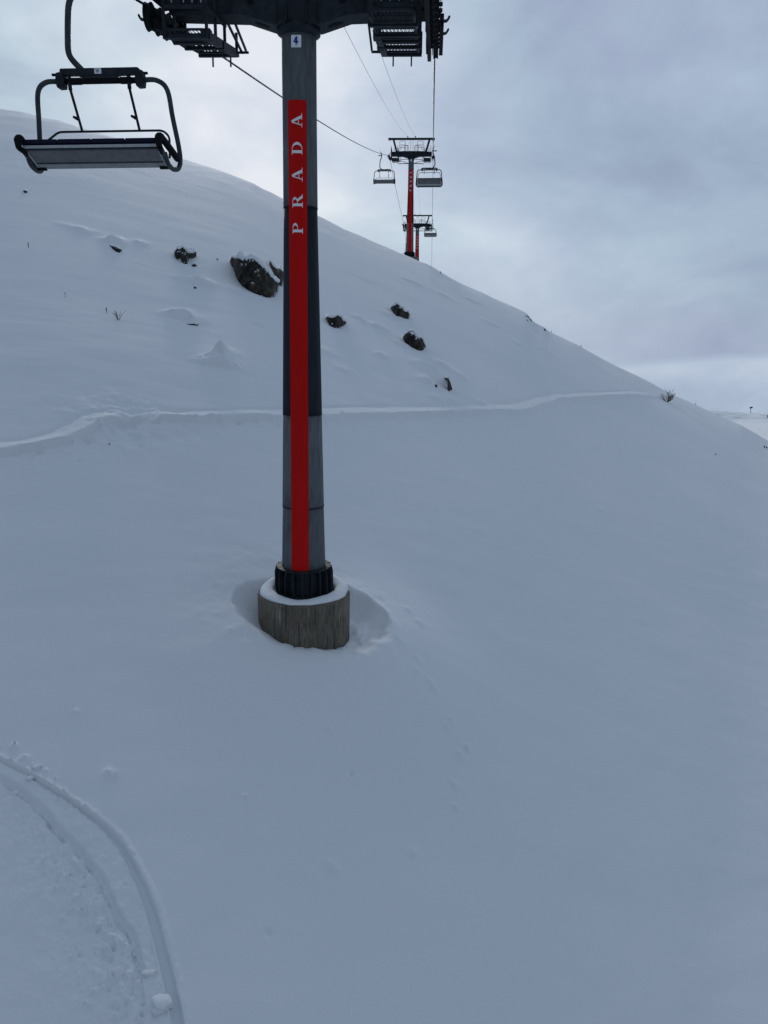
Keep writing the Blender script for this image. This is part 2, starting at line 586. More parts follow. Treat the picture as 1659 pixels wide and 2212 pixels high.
def terrain(X, Y):
    z = zbase(X, Y)
    Ye = np.maximum(Y, 6)
    s = X / Ye
    # broad soft undulation and wind texture on the upper slope
    fade = 1 - sstep(70, 92, Y)
    z = z + fade * (.10 * fbm(X / 9 + 3, Y / 9 + 8, 2))
    up = sstep(26, 45, Y)
    ca, sa = math.cos(math.radians(25)), math.sin(math.radians(25))
    U = X * ca + Y * sa
    V = -X * sa + Y * ca
    z = z + up * (1 - .6 * sstep(50, 80, Y)) * .013 * fbm(U / 5.5, V / 1.5 + 40, 4, .55) * (.35 + 1.3 * np.clip(vnoise(X / 12 + 9, Y / 12) + .5, 0, 1))
    z = z + (1 - up) * .035 * fbm(U / 3 + 9, V / 1.3, 3)
    z = z + up * .02 * fbm(X / .9, Y / .9, 3) * sstep(.1, .4, vnoise(X / 7 + 50, Y / 7 + 20))
    # skyline roughness
    z = z + sstep(60, 90, Y) * .10 * fbm(X / 2.2, Y / 8, 3)
    # footpath bench across the slope
    m = (np.abs(Y - np.interp(X, PATH[:, 0], PATH[:, 1])) < 5) & (X < PATH[-1, 0] + 2)
    xi, yi = X[m], Y[m]
    d, par = polydist(xi, yi, PATH)          # left of travel (uphill) positive
    end = 1 - sstep(.9, 1.0, par)
    rg = .8 + .9 * vnoise(xi / .8, yi / .8) + .7 * vnoise(xi / .28 + 4, yi / .28)
    w = (.72 + .16 * vnoise(xi / 2.3, 0 * xi + 3)) * 1.0
    d = d + .12 * vnoise(xi / 1.1, yi * 0 + 2) + .05 * vnoise(xi / .5, yi / .3 + 6)
    q = d / w
    prof = np.where(q < -.14, 0, np.where(q < 0, sstep(-.14, 0.0, q), np.clip(1 - q, 0, 1)))
    prof = .20 * prof + np.where((q > -.7) & (q < .1), .05 * (rg - .8), 0) + np.where((q > .05) & (q < .9), .012 * (rg - .8), 0)
    prof = prof - .035 * np.exp(-((q - 1.05) / .12) ** 2)
    z[m] += prof * end
    # clutter where the path bends on the left
    c = ground_hit(290, 912)
    r_ = np.hypot((X - c[0]) / 1.5, (Y - c[1]) / 1.2)
    z = z + np.exp(-r_ ** 2) * .22 * fbm(X / .5, Y / .5, 3)
    # rock shelves
    for (ss, Ys, zl, zt), rk in zip(RP, ROCKS):
        ds = (ss[-1] - ss[0])
        m = (s > ss[0] - ds * .15 - .003) & (s < ss[-1] + ds * .15 + .003) & (Y > Ys.min() - .5) & (Y < Ys.max() + 9)
        if not m.any():
            continue
        sm, Ym = s[m], Y[m]
        y0 = np.interp(sm, ss, Ys)
        top = np.interp(sm, ss, zt)
        low = np.interp(sm, ss, zl)
        rise = np.clip(top - low, 0, 9)
        dy = Ym - y0
        edge = sstep(ss[0] - ds * .12, ss[0] + ds * .05, sm) * (1 - sstep(ss[-1] - ds * .05, ss[-1] + ds * .12, sm))
        l0 = (rise + .13 * np.minimum(rise * 3, 1)) * (1 + .10 * fbm(X[m] / .35, Ym / .35, 2))
        l0 = np.minimum(l0, 1.6)
        zz = z[m]
        lift = l0 * np.clip(1 - (dy - .12) / (.5 + 2.6 * l0), 0, 1) ** 1.15 * edge * sstep(.06, .32, dy)
        # melt hollow hugging the foot of the rock
        foot = -.12 * np.minimum(rise, 1) * np.exp(-((dy + .05) / .22) ** 2) * (dy < .12)
        z[m] = zz + lift + foot * edge
    # lips
    for c, wpx, L, h in LIPS:
        wx = wpx * c[1] / F * 1.05
        m = (np.abs(X - c[0]) < 3.2 * wx) & (np.abs(Y - c[1]) < L * 2)
        if not m.any():
            continue
        dx = (X[m] - c[0]) / wx
        q = (Y[m] - c[1] + .25 * L * vnoise(X[m] / (wx * .7) + c[0], Y[m] * 0 + c[1]) - .12 * L * dx) / L
        f = np.where(q < -.12, 0, np.where(q < 0, (q + .12) / .12, np.clip(1 - q, 0, 1)))
        z[m] += h * f * np.exp(-dx ** 2) * (1 + .6 * vnoise(X[m] / .25, Y[m] / .25))
    # bumps
    for c, r, h in BUMPS:
        m = (np.abs(X - c[0]) < 3 * r) & (np.abs(Y - c[1]) < 3 * r)
        if m.any():
            r2 = ((X[m] - c[0]) ** 2 + (Y[m] - c[1]) ** 2) / r ** 2
            z[m] += 1.25 * h * np.exp(-r2) * (1 + .8 * vnoise(X[m] / (r * .5), Y[m] / (r * .5)))
    # ski grooves
    m = (Y < 17) & (Y > 6.2) & (X < 0)
    xi, yi = X[m], Y[m]
    d1, p1 = polydist(xi, yi, G1)            # travel goes downhill; inside of the turn is to the right (negative)
    d2, p2 = polydist(xi, yi, G2)
    w1 = .024 + .050 * sstep(.15, .75, p1)
    end = (1 - sstep(.965, 1.0, p1))
    jag = .016 * vnoise(xi / .11, yi / .11) + .008 * vnoise(xi / .04, yi / .04)
    a = d1 + jag * .7
    q = a / w1
    # outer wall on the + side steep, soft towards the inside
    pr = np.where(q > 1, 0, np.where(q > .75, -(1 - q) / .25, np.where(q > -.7, -1.0, np.where(q > -1.2, -(q + 1.2) / .5, 0))))
    ridge = .028 * np.exp(-((a - w1 * 1.6) / .05) ** 2)
    z1 = ((.07 + .06 * p1) * pr + ridge * (1 + vnoise(xi / .07, yi / .07)) * (1.3 - p1)) * end
    end2 = (1 - sstep(.9, 1.0, p2))
    b = d2 + .03 * vnoise(xi / .16 + 8, yi / .16) + .015 * vnoise(xi / .05, yi / .05)
    w2 = .07
    q = b / w2
    pr2 = np.where(np.abs(q) < .5, -1, np.where(np.abs(q) < 1.1, -(1.1 - np.abs(q)) / .6, 0))
    z2 = .085 * pr2 * end2
    inner = (d1 < 0) & (d2 < .1)
    mid = (d1 < 0) & (d2 > 0)
    band = np.exp(-np.clip(-d2, 0, 9) / .50) * (d1 < -.04) * (d2 < 0) + .35 * mid * (d1 < -w1 * 1.5)
    rough = band * (.08 * fbm(xi / .13, yi / .16, 4, .6) + .035 * vnoise(xi / .045, yi / .035)) * sstep(0, .25, p1) - band * .02
    z[m] += z1 + z2 + rough
    # scoured hollow round the foundation
    dx = X - TW4[0]
    dy = Y - TW4[1]
    r = np.hypot(dx, dy)
    m = r < 5
    if m.any():
        dxm, dym, rm = dx[m], dy[m], r[m]
        th = np.arctan2(dym, dxm)            # 0 right, pi left, -pi/2 towards viewer
        deg = np.degrees(th)
        front = .5 - .5 * np.sin(th)          # 1 at the viewer side
        right = np.clip(np.cos(th), 0, 1)
        left = np.clip(-np.cos(th), 0, 1)
        fade5 = 1 - sstep(3.0, 5.0, rm)
        drift = (.92 * right + .22 * sstep(.5, .9, front) * (1 - right) + .06 * left) * np.exp(-(rm / 3.0) ** 2) * fade5
        zo = z[m] + drift + .03 * fbm(dxm / .35, dym / .35, 3) * np.exp(-((rm - 1.9) / .7) ** 2)
        # height of the snow where it touches the concrete, round the compass
        zc = np.interp(deg, [-180, -165, -150, -120, -95, -75, -60, -30, 0, 40, 80, 120, 150, 180],
                       [-6.17, -6.20, -6.28, -6.39, -6.47, -6.53, -6.60, -6.68, -6.70, -6.55, -6.00, -5.78, -5.95, -6.17])
        zc = zc + .045 * vnoise(th * 6 + 40, th * 0) + .03 * vnoise(th * 19 + 9, th * 0)
        rim = np.interp(deg, [-180, -150, -120, -90, -60, -35, -10, 20, 60, 100, 140, 180], [1.60, 1.55, 1.50, 1.40, 1.55, 1.80, 1.98, 1.95, 1.65, 1.25, 1.30, 1.60])
        rim = rim + .08 * vnoise(th * 3 + 20, th * 0) + .05 * vnoise(th * 11, th * 0 + 7)
        q = np.clip((rm - 1.0) / (rim - 1.0), 0, 1)
        pw = np.interp(deg, [-180, -120, -70, -40, -10, 30, 70, 110, 180], [1.0, 1.0, 1.3, 3.0, 5.5, 4.5, 2.5, 1.2, 1.0])
        g_ = q ** pw
        lump = .10 * fbm(dxm / .4 + 5, dym / .4, 3) * sstep(.0, .25, q) * (1 - g_) * (.3 + right)
        z[m] = zc + (zo - zc) * g_ + lump + .03 * np.exp(-((rm - rim * 1.04) / .08) ** 2) * right
        inside = rm < .98
        zz = z[m]
        zz[inside] -= .4
        z[m] = zz
    return z


def ground_z(x, y):
    return float(terrain(np.array([float(x)]), np.array([float(y)]))[0])


def grid_mesh(name, Xg, Yg, Zg, m):
    nr, nc = Xg.shape
    co = np.stack([Xg, Yg, Zg], -1).reshape(-1, 3).astype(np.float32)
    i = np.arange(nr * nc).reshape(nr, nc)
    q = np.stack([i[:-1, :-1], i[:-1, 1:], i[1:, 1:], i[1:, :-1]], -1).reshape(-1, 4).astype(np.int32)
    me = bpy.data.meshes.new(name)
    me.vertices.add(len(co))
    me.vertices.foreach_set('co', co.ravel())
    me.loops.add(q.size)
    me.loops.foreach_set('vertex_index', q.ravel())
    me.polygons.add(len(q))
    me.polygons.foreach_set('loop_start', np.arange(0, q.size, 4, dtype=np.int32))
    me.polygons.foreach_set('loop_total', np.full(len(q), 4, dtype=np.int32))
    me.polygons.foreach_set('use_smooth', np.ones(len(q), dtype=bool))
    me.update(calc_edges=True)
    me.materials.append(m)
    o = bpy.data.objects.new(name, me)
    COL.objects.link(o)
    return o


# rows: even spacing as the slope recedes
tt = lambda Y: .10 - H0 * abs(1 - Y / R) ** 1.5 / Y
rows = list(np.arange(-70, 0, 4.0)) + list(np.arange(0, 6.5, .5))
Y = 6.5
while Y < R + 6:
    rows.append(Y)
    dt = (tt(Y + .01) - tt(Y)) / .01
    Y += min(max(.0021 / max(dt, 1e-5), .012), .30 if Y > 31 or Y < 18 else .045)
rows += list(np.linspace(R + 6.5, 160, 60)) + list(np.linspace(164, 420, 50))
rows = np.array(rows)
cs = np.concatenate([[-6, -4, -3, -2.2, -1.6, -1.2, -.95], np.linspace(-.8, -.655, 30), np.linspace(-.65, .65, 1250), np.linspace(.655, .8, 30), [.95, 1.2, 1.6, 2.2, 3, 4, 6]])
Yg, Sg = np.meshgrid(rows, cs, indexing='ij')
Xg = Sg * np.maximum(Yg, 6.0)
Zg = terrain(Xg.ravel().copy(), Yg.ravel().copy()).reshape(Xg.shape)
ground = grid_mesh('snow_slope', Xg, Yg, Zg, M['snow'])
tag(ground, 'steep untracked snow slope in blue shade', kind='structure')

# far snowfield with its piled edge
fy = np.concatenate([np.linspace(150, 360, 60), np.linspace(362, 440, 120), np.linspace(450, 1400, 40)])
fx = np.concatenate([np.linspace(-900, 60, 30), np.linspace(70, 420, 260), np.linspace(440, 1500, 30)])
FY, FX = np.meshgrid(fy, fx, indexing='ij')


def far_z(X, Y):
    s = X / Y
    e = .6 * np.sin(X / 23) + 1.2 * vnoise(X / 14, X * 0)
    foot = 380 + 4 * vnoise(X / 30, X * 0 + 4)
    crest_t = np.interp(s, [.30, .40, .425, .45, .472, .485, .50, .60], [-.082, -.0935, -.0955, -.0973, -.0990, -.0985, -.0975, -.097])
    top = crest_t * 408
    z0 = -42.1
    k = sstep(foot, foot * 0 + 408, Y)
    z = z0 + (top - z0) * k + .35 * fbm(X / 4, Y / 5, 4) * (Y > foot) + .25 * fbm(X / 12, Y / 12, 3)
    z = np.where(Y > 408, np.minimum(z, top - (Y - 408) * .30), z)
    z = np.where(s < .36, np.minimum(z, -42), z)
    return z + 0 * e


FZ = far_z(FX, FY)
far = grid_mesh('far_snowfield', FX, FY, FZ, M['snow'])
tag(far, 'distant flat snowfield with a low piled edge', kind='structure')


# ------------------------------------------------------------------ rocks
def make_rock(i):
    kind, label, pts, bulge = ROCKS[i]
    ss, Ys, zl, zt = RP[i]
    n = len(ss)
    m = 14
    rr = random.Random(i * 31 + 5)
    cx = float(np.mean(ss * Ys))
    cy = float(np.mean(Ys))
    cz = float(np.min(zl)) - .1
    mb = MB()
    vs = []
    size = max(float((ss[-1] - ss[0]) * cy), .1)
    amp = min(.09, size * .05)
    for k in range(n):
        X0, Y0 = ss[k] * Ys[k], Ys[k]
        fu = math.sin(PI * k / (n - 1)) ** .6
        jg = rr.uniform(-1, .6) * min(.07, size * .05)
        for j in range(m):
            v = j / (m - 1)
            lo = zl[k] - .25 * fu - .03
            z = lo + (zt[k] + .01 - lo) * v
            fv = math.sin(PI * (.12 + .78 * v)) ** .7
            nz = float(fbm(np.array([X0 * 3.1 + i * 7]), np.array([z * 3.3]), 4)[0])
            nx = float(fbm(np.array([X0 * 2.7 + i * 3]), np.array([z * 2.9 + 40]), 3)[0])
            y = Y0 - bulge * fu * fv * .7 + nz * amp * 4 * (.3 + fu)
            vs.append((X0 - cx, y - cy, z - cz + (nx * amp if j < m - 1 else jg)))
    # back shell reaching into the slope
    for k in range(n):
        X0, Y0 = ss[k] * Ys[k], Ys[k]
        fu = math.sin(PI * k / (n - 1)) ** .5
        for j in range(m):
            v = j / (m - 1)
            lo = zl[k] - .25 * fu - .03
            z = lo + (zt[k] + .01 - lo) * v
            vs.append((X0 - cx, Y0 + .16 + .5 * fu * min(size, 1.0) - cy, z - cz - .05))
    fs = []
    A = lambda k, j: k * m + j
    B = lambda k, j: n * m + k * m + j
    for k in range(n - 1):
        for j in range(m - 1):
            fs.append((A(k, j), A(k + 1, j), A(k + 1, j + 1), A(k, j + 1)))
            fs.append((B(k, j), B(k, j + 1), B(k + 1, j + 1), B(k + 1, j)))
        fs.append((A(k, m - 1), A(k + 1, m - 1), B(k + 1, m - 1), B(k, m - 1)))
        fs.append((A(k, 0), B(k, 0), B(k + 1, 0), A(k + 1, 0)))
    for j in range(m - 1):
        fs.append((A(0, j), A(0, j + 1), B(0, j + 1), B(0, j)))
        fs.append((A(n - 1, j), B(n - 1, j), B(n - 1, j + 1), A(n - 1, j + 1)))
    mb.add(vs, fs)
    o = mb.build(kind, M['rock'], smooth=False)
    o.location = (cx, cy, cz)
    if bulge >= .3:
        top = []
        rad = []
        for k in range(1, n - 1, 2):
            f = math.sin(PI * k / (n - 1)) ** .5
            nz = float(fbm(np.array([k * .37 + i * 9.0]), np.array([3.0]), 2)[0])
            top.append((ss[k] * Ys[k] - cx, Ys[k] + .14 - cy, zt[k] - cz + .01 + .03 * nz))
            rad.append(max(.02, min(.22, size * .095) * f * (1 + .9 * nz)))
        cp = MB().tube(top, rad, 10)
        cp.v = [(a, b * 1.0 + .0, c) for a, b, c in cp.v]
        cp.build('snow_cap', M['snow'], o, True)
    tag(o, label, 'boulder' if kind == 'boulder' else 'rock', 'rocks poking out of the snow slope')
    return o


for i in range(len(ROCKS)):
    make_rock(i)


# ------------------------------------------------------------------ chairlift towers
H = 11.2


def rprof(z):
    return float(np.interp(z, [0, 1.97, 3.94, 8.03, 9.5, 11.2], [.492, .443, .402, .323, .315, .312]))


def section(z0, z1, lip, n=56):
    prof = []
    zs = np.linspace(z0, z1, max(2, int((z1 - z0) / .5) + 1))
    for k, z in enumerate(zs):
        prof.append((rprof(z) + lip, z))
    return MB().lathe(prof, n=n)


def on_pole(x, z, off):
    r = rprof(z) + off
    th = x / r
    return (r * math.sin(th), -r * math.cos(th), z)


def quad_on(mb, q, off, org, cap, n=8):
    """letter-plane quad (a along reading direction = up, b = letter height = towards left) mapped on the pole"""
    q = [Vector((p[0], p[1])) for p in q]
    vs = []
    for i in range(n + 1):
        for j in range(n + 1):
            u, v = i / n, j / n
            p = q[0] * (1 - u) * (1 - v) + q[1] * u * (1 - v) + q[2] * u * v + q[3] * (1 - u) * v
            vs.append(on_pole(org[0] - p.y * cap, org[1] + p.x * cap, off))
    fs = [(i * (n + 1) + j, (i + 1) * (n + 1) + j, (i + 1) * (n + 1) + j + 1, i * (n + 1) + j + 1) for i in range(n) for j in range(n)]
    mb.add(vs, fs)


def bowl_quads(a0, ac, bc, rx, ry, ti, tb):
    out = []
    N = 16
    P = []
    for k in range(N + 1):
        t = PI / 2 - PI * k / N
        P.append(((ac + rx * math.cos(t), bc + ry * math.sin(t)), (ac + (rx - ti) * math.cos(t), bc + (ry - tb) * math.sin(t))))
    for k in range(N):
        out.append((P[k][0], P[k + 1][0], P[k + 1][1], P[k][1]))
    out.append(((a0, bc + ry), (ac, bc + ry), (ac, bc + ry - tb), (a0, bc + ry - tb)))
    out.append(((a0, bc - ry + tb), (ac, bc - ry + tb), (ac, bc - ry), (a0, bc - ry)))
    return out


def rq(a0, b0, a1, b1):
    return ((a0, b0), (a1, b0), (a1, b1), (a0, b1))


GLYPH = {
    'P': [rq(.18, 0, .42, 1), rq(.04, 0, .56, .05), rq(.04, .95, .45, 1)] + bowl_quads(.40, .58, .735, .44, .265, .22, .05),
    'R': [rq(.18, 0, .42, 1), rq(.04, 0, .56, .05), rq(.04, .95, .45, 1)] + bowl_quads(.40, .58, .745, .42, .255, .21, .05)
         + [((.55, .51), (.80, .53), (1.18, .04), (.90, .04)), rq(.86, 0, 1.26, .05)],
    'A': [((.44, .96), (.62, 1.04), (1.09, .03), (.80, .03)), ((.44, 1.0), (.52, .93), (.25, .03), (.17, .03)), rq(.30, .31, .86, .37), rq(.02, 0, .42, .05), rq(.68, 0, 1.24, .05)],
    'D': [rq(.15, 0, .40, 1), rq(.02, 0, .45, .05), rq(.02, .95, .45, 1)] + bowl_quads(.38, .52, .5, .60, .5, .24, .05),
}


def flat_glyph(mb, quads, org, w, off, depth_fn):
    """upright glyph facing -y"""
    for q in quads:
        mb.add([depth_fn(org[0] + p[0] * w, org[1] + p[1] * w, off) for p in q], [(0, 1, 2, 3)])


DIG4 = [rq(.42, 0, .60, 1), ((.38, 1), (.60, 1), (.20, .36), (.02, .36)), rq(.02, .24, .76, .38)]


def ring_quads(cx, cy, rx, ry, t):
    out = []
    for k in range(18):
        a, b = 2 * PI * k / 18, 2 * PI * (k + 1) / 18
        out.append(((cx + rx * math.cos(a), cy + ry * math.sin(a)), (cx + rx * math.cos(b), cy + ry * math.sin(b)),
                    (cx + (rx - t) * math.cos(b), cy + (ry - t) * math.sin(b)), (cx + (rx - t) * math.cos(a), cy + (ry - t) * math.sin(a))))
    return out


DIG18 = [rq(.14, 0, .32, 1), ((.14, 1), (.14, .80), (-.02, .72), (-.02, .84))] + ring_quads(.78, .27, .29, .27, .14) + ring_quads(.78, .75, .25, .25, .13)

SLOPE = .185


def make_tower(loc, lean, label, near, right_n, left_n, left_y0, right_y0, slope=SLOPE, curve=0.0, braces=False):
    root = empty('chairlift_tower', loc, (0, lean, -AZ))
    tag(root, label, 'lift tower', 'chairlift towers along the lift line')
    # foundation
    ft = MB()
    fo = ft.lathe([(1.0, -3.2), (1.025, -.06), (1.0, -.01), (.96, 0)], n=96).build('foundation', M['concrete'], root, True)
    # base collar with ribs
    c = MB()
    c.lathe([(.66, .005), (.66, .05), (.53, .055), (.515, .57), (.60, .575), (.60, .60), (.50, .605)], n=48)
    col = c.build('base_collar', M['steel'], root)
    rb = MB()
    for k in range(20):
        a = 2 * PI * (k + .35) / 20
        rot = Matrix.Rotation(a, 3, 'Z')
        d = rot @ Vector((1, 0, 0))
        t = rot @ Vector((0, 1, 0))
        prof = [(.50, .05), (.645, .05), (.645, .45), (.61, .59), (.50, .59)]
        vs = []
        for sgn in (-.012, .012):
            for r, z in prof:
                vs.append(d * r + t * sgn + Vector((0, 0, z + (.018 if k % 2 else .012))))
        rb.add(vs, [(0, 1, 2, 3, 4), (9, 8, 7, 6, 5)] + [(i, i + 5, (i + 1) % 5 + 5, (i + 1) % 5) for i in range(5)])
    rb.build('rib', M['steel'], col)
    if near:
        for k in range(10):
            a = 2 * PI * (k + .2) / 10
            b = MB()
            b.lathe([(.018, .05), (.018, .15)], (.59 * math.cos(a), .59 * math.sin(a), 0), 8)
            b.lathe([(.034, .06), (.034, .09)], (.59 * math.cos(a), .59 * math.sin(a), 0), 6)
            b.build('anchor_bolt', M['steel'], col)
    # pole sections, each slipped over the next
    section(.30, 1.98, 0.0).build('pole_section', M['galv_mid'], root, True)
    section(1.95, 3.96, .006).build('pole_section', M['galv'], root, True)
    section(3.92, 8.05, .012).build('pole_section', M['darkpole'], root, True)
    section(8.01, 11.16, .018).build('pole_section', M['galv_mid'], root, True)
    if near:
        for z, o in ((1.955, .010), (3.93, .016), (8.015, .022)):
            jt = MB()
            jt.lathe([(rprof(z) + o - .01, z - .012), (rprof(z) + o, z - .012), (rprof(z) + o, z + .012), (rprof(z) + o - .01, z + .012)], n=56)
            jt.build('joint_band', M['darkpole'], root, True)
    # red stripe following the pole face
    st = MB()
    zs = np.linspace(.61, 9.905, 60)
    nx = 12
    vs = []
    for z in zs:
        for i in range(nx + 1):
            vs.append(on_pole(-.19 + .38 * i / nx, float(z), .026))
    fs = [(j * (nx + 1) + i, j * (nx + 1) + i + 1, (j + 1) * (nx + 1) + i + 1, (j + 1) * (nx + 1) + i) for j in range(len(zs) - 1) for i in range(nx)]
    st.add(vs, fs)
    stripe = st.build('stripe', M['red'], root, True)
    for k, ch in enumerate('PRADA'):
        mb = MB()
        for q in GLYPH[ch]:
            quad_on(mb, q, .030, (.100, 7.485 + .483 * k), .205, 8 if near else 3)
        mb.build('letter', M['white'], stripe)
    # number sign
    sg = MB()
    sg.add([on_pole(x, z, .03) for x, z in ((-.085, 10.80), (.085, 10.80), (.095, 10.81), (.095, 11.0), (.085, 11.01), (-.085, 11.01), (-.095, 11.0), (-.095, 10.81))], [tuple(range(8))])
    sg.add([on_pole(x, z, .018) for x, z in ((-.085, 10.80), (.085, 10.80), (.095, 10.81), (.095, 11.0), (.085, 11.01), (-.085, 11.01), (-.095, 11.0), (-.095, 10.81))], [tuple(range(7, -1, -1))])
    sign = sg.build('number_sign', M['white'], root)
    if near:
        nb = MB()
        flat_glyph(nb, DIG4, (-.052, 10.855), .125, .034, lambda x, z, o: (x, -(rprof(z) + o), z))
        nb.build('numeral', M['blue_ink'], sign)
        nb = MB()
        for k in range(9):
            flat_glyph(nb, [rq(-.035 + k * .009, 10.818, -.030 + k * .009, 10.822 + .005 * ((k * 7) % 3) / 2)], (0, 0), 1, .034, lambda x, z, o: (x, -(rprof(z) + o), z))
        nb.build('small_print', M['black_ink'], sign)
    # head flange
    MB().lathe([(.33, 11.06), (.36, 11.10), (.41, 11.12), (.41, 11.19), (.34, 11.20), (.30, 11.3)], n=40).build('head_flange', M['steel'], root, True)
    # crossarm: box girder, deeper in the middle
    ca = MB()
    poly = [(-2.42, 11.42), (-.98, 11.38), (-.42, 11.21), (.42, 11.21), (.98, 11.38), (2.42, 11.42), (2.42, 11.86), (1.0, 11.95), (-1.0, 11.95), (-2.42, 11.86)]
    ca.prism(poly, -.26, .26)
    arm = ca.build('crossarm', M['steel'], root, bevel=.012)
    for x in (-.38, -.19, .19, .38):
        g = MB()
        g.add([(x - .01, -.262, 11.23), (x + .01, -.262, 11.23), (x + .01, -.262, 11.9), (x - .01, -.262, 11.9),
               (x - .01, -.33 if abs(x) < .3 else -.30, 11.23), (x + .01, -.33 if abs(x) < .3 else -.30, 11.23)], [(0, 1, 5, 4), (4, 5, 2, 3), (0, 4, 3), (1, 2, 5)])
        g.build('stiffener', M['steel'], arm)
    for sx in (-1, 1):
        MB().box((sx * 1.25, -.277, 11.65), (.03, .03, .44)).build('stiffener', M['steel'], arm)
        MB().box((sx * 1.9, -.277, 11.64), (.03, .03, .42)).build('stiffener', M['steel'], arm)
        MB().box((sx * .86, -.272, 11.62), (.11, .02, .11)).build('slot_patch', M['black'], arm)
    for sx in (-1, 1):
        e = MB()
        n = 16
        d = Vector((sx * .56, 0, .17)).normalized()
        c0 = Vector((sx * .70, 0, 11.292))
        nrm = Vector((sx * .17 / .585, 0, -.56 / .585)).normalized()
        e.add([c0 + d * .15 * math.cos(2 * PI * k / n) + Vector((0, .07 * math.sin(2 * PI * k / n), 0)) + nrm * .006 for k in range(n)], [tuple(range(n))])
        e.build('slot_patch', M['black'], arm)  # flat black ellipse painted for the dark inside of an oval hole
    # upper gantry
    gb = MB()
    gb.box((0, 0, 13.32), (5.5, .2, .22))
    for x in (-2.66, -2.5, 2.66, 2.5):
        gb.box((x, 0, 13.15), (.05, .1, .14))
    gb.build('top_beam', M['steel'], root, bevel=.01)
    for sx in (-1, 1):
        MB().bar((sx * 2.12, 0, 13.22), (sx * 1.72, 0, 11.86), .22, .24, (0, 1, 0)).build('strut', M['steel'], root)
        b = MB()
        b.lathe([(.03, 13.43), (.03, 13.50), (.07, 13.50), (.07, 13.60), (.03, 13.62)], (sx * .45, 0, 0), 10)
        b.build('wire_clamp', M['steel'], root)
    ld = MB()
    for x in (-.14, .2):
        ld.bar((x, -.05, 11.95), (x, -.05, 13.2), .035, .035)
    for k in range(5):
        ld.bar((-.14, -.05, 12.1 + k * .27), (.2, -.05, 12.1 + k * .27), .022, .022, (0, 1, 0))
    ld.build('ladder', M['alu'], root)
    for sx in (-1, 1):
        for (x0, x1, y, hgt, mids) in ((.72, 1.38, -.2, 1.12, (.45, .75)), (.40, .82, .35, .78, (.25, .5)), (.40, 1.22, -.75, .5, (.25,)), (1.6, 2.1, .8, .55, (.28,))):
            rl = MB()
            z0 = 11.93
            rl.tube(fillet([(sx * x0, y, z0), (sx * x0, y, z0 + hgt), (sx * x1, y, z0 + hgt), (sx * x1, y, z0)], .12, 4), .022, 6)
            for mz in mids:
                rl.tube([(sx * x0, y, z0 + mz), (sx * x1, y, z0 + mz)], .016, 5)
            rl.build('railing', M['steel'], root, True)
    # stepped service walkways, hung inboard of the rope
    for sx in (-1, 1):
        xa, xb = sx * 1.58, sx * 2.24
        wf = MB()
        gr = MB()
        n = 5 if (near and sx < 0) else (8 if near else 8)
        L = .53
        y0 = 1.63 - n * L
        f = lambda y: 11.02 + slope * y + curve * y * y
        for k in range(n):
            ya = y0 + k * L
            yb = ya + L
            z = f((ya + yb) / 2)
            gr.box((sx * 1.91, ya + .02, z), (.66, .035, .034))
            gr.box((sx * 1.91, yb - .03, z), (.66, .035, .034))
            gr.box((xa, (ya + yb) / 2, z), (.03, L - .04, .034))
            gr.box((xb, (ya + yb) / 2, z), (.03, L - .04, .034))
            nb_ = 10 if near else 5
            for i in range(1, nb_):
                xx = xa + (xb - xa) * i / nb_
                gr.bar((xx - .02, ya + .03, z + .01), (xx + .05, yb - .04, z + .01), .009, .010)
            gr.box((sx * 1.91, (ya + yb) / 2, z), (.62, .008, .012))
        gr.build('grating', M['steel'], root)
        for xx in (xa - sx * .025, xb + sx * .025):
            ys = [y0, y0 + n * L / 3, y0 + 2 * n * L / 3, y0 + n * L]
            for i in range(3):
                wf.bar((xx, ys[i], f(ys[i]) - .02), (xx, ys[i + 1], f(ys[i + 1]) - .02), .02, .08)
        # end pegs, hangers and cross frames
        for xx in (sx * 1.72, sx * 2.1):
            wf.box((xx, y0 + n * L - .05, f(y0 + n * L) - .13), (.03, .03, .26))
        for yy in ((-2.0, -1.0, -.34, .34, 1.3) if sx > 0 or not near else (-.95, -.34, .34, 1.3)):
            for xx in (xa - sx * .06, xb + sx * .06):
                wf.bar((xx, yy, f(yy) - .05), (xx, yy, 12.15 if yy < 1 else f(yy) + .35), .05, .05)
            wf.bar((xa - sx * .08, yy, f(yy) - .07), (xb + sx * .08, yy, f(yy) - .07), .06, .07, (0, 1, 0))
            if yy < 1:
                wf.bar((xa - sx * .08, yy, f(yy) + .42), (xb + sx * .08, yy, f(yy) + .42), .05, .05, (0, 1, 0))
        wf.box((sx * 1.55, -.8, f(-.8) - .02), (.14, .16, .18))
        wf.bar((xa - sx * .02, -1.0, f(-1.0) - .03), (xa - sx * .02, 1.2, f(1.2) - .03), .12, .14)
        wf.box((sx * 1.55, .2, f(.2) - .06), (.14, .14, .14))
        wf.bar((sx * 1.5, -1.0, f(-1.0) + .4), (sx * 1.5, .34, 11.4), .05, .05)
        wf.bar((sx * 1.45, 1.5, f(1.5)), (sx * 1.45, .3, 11.45), .04, .04)
        wf.bar((sx * 1.30, 1.2, f(1.2)), (sx * 1.30, .25, 11.45), .04, .04)
        wf.bar((sx * 1.28, 1.35, f(1.3)), (sx * 1.6, 1.35, f(1.3)), .04, .04)
        wf.build('walkway_frame', M['steel'], root)
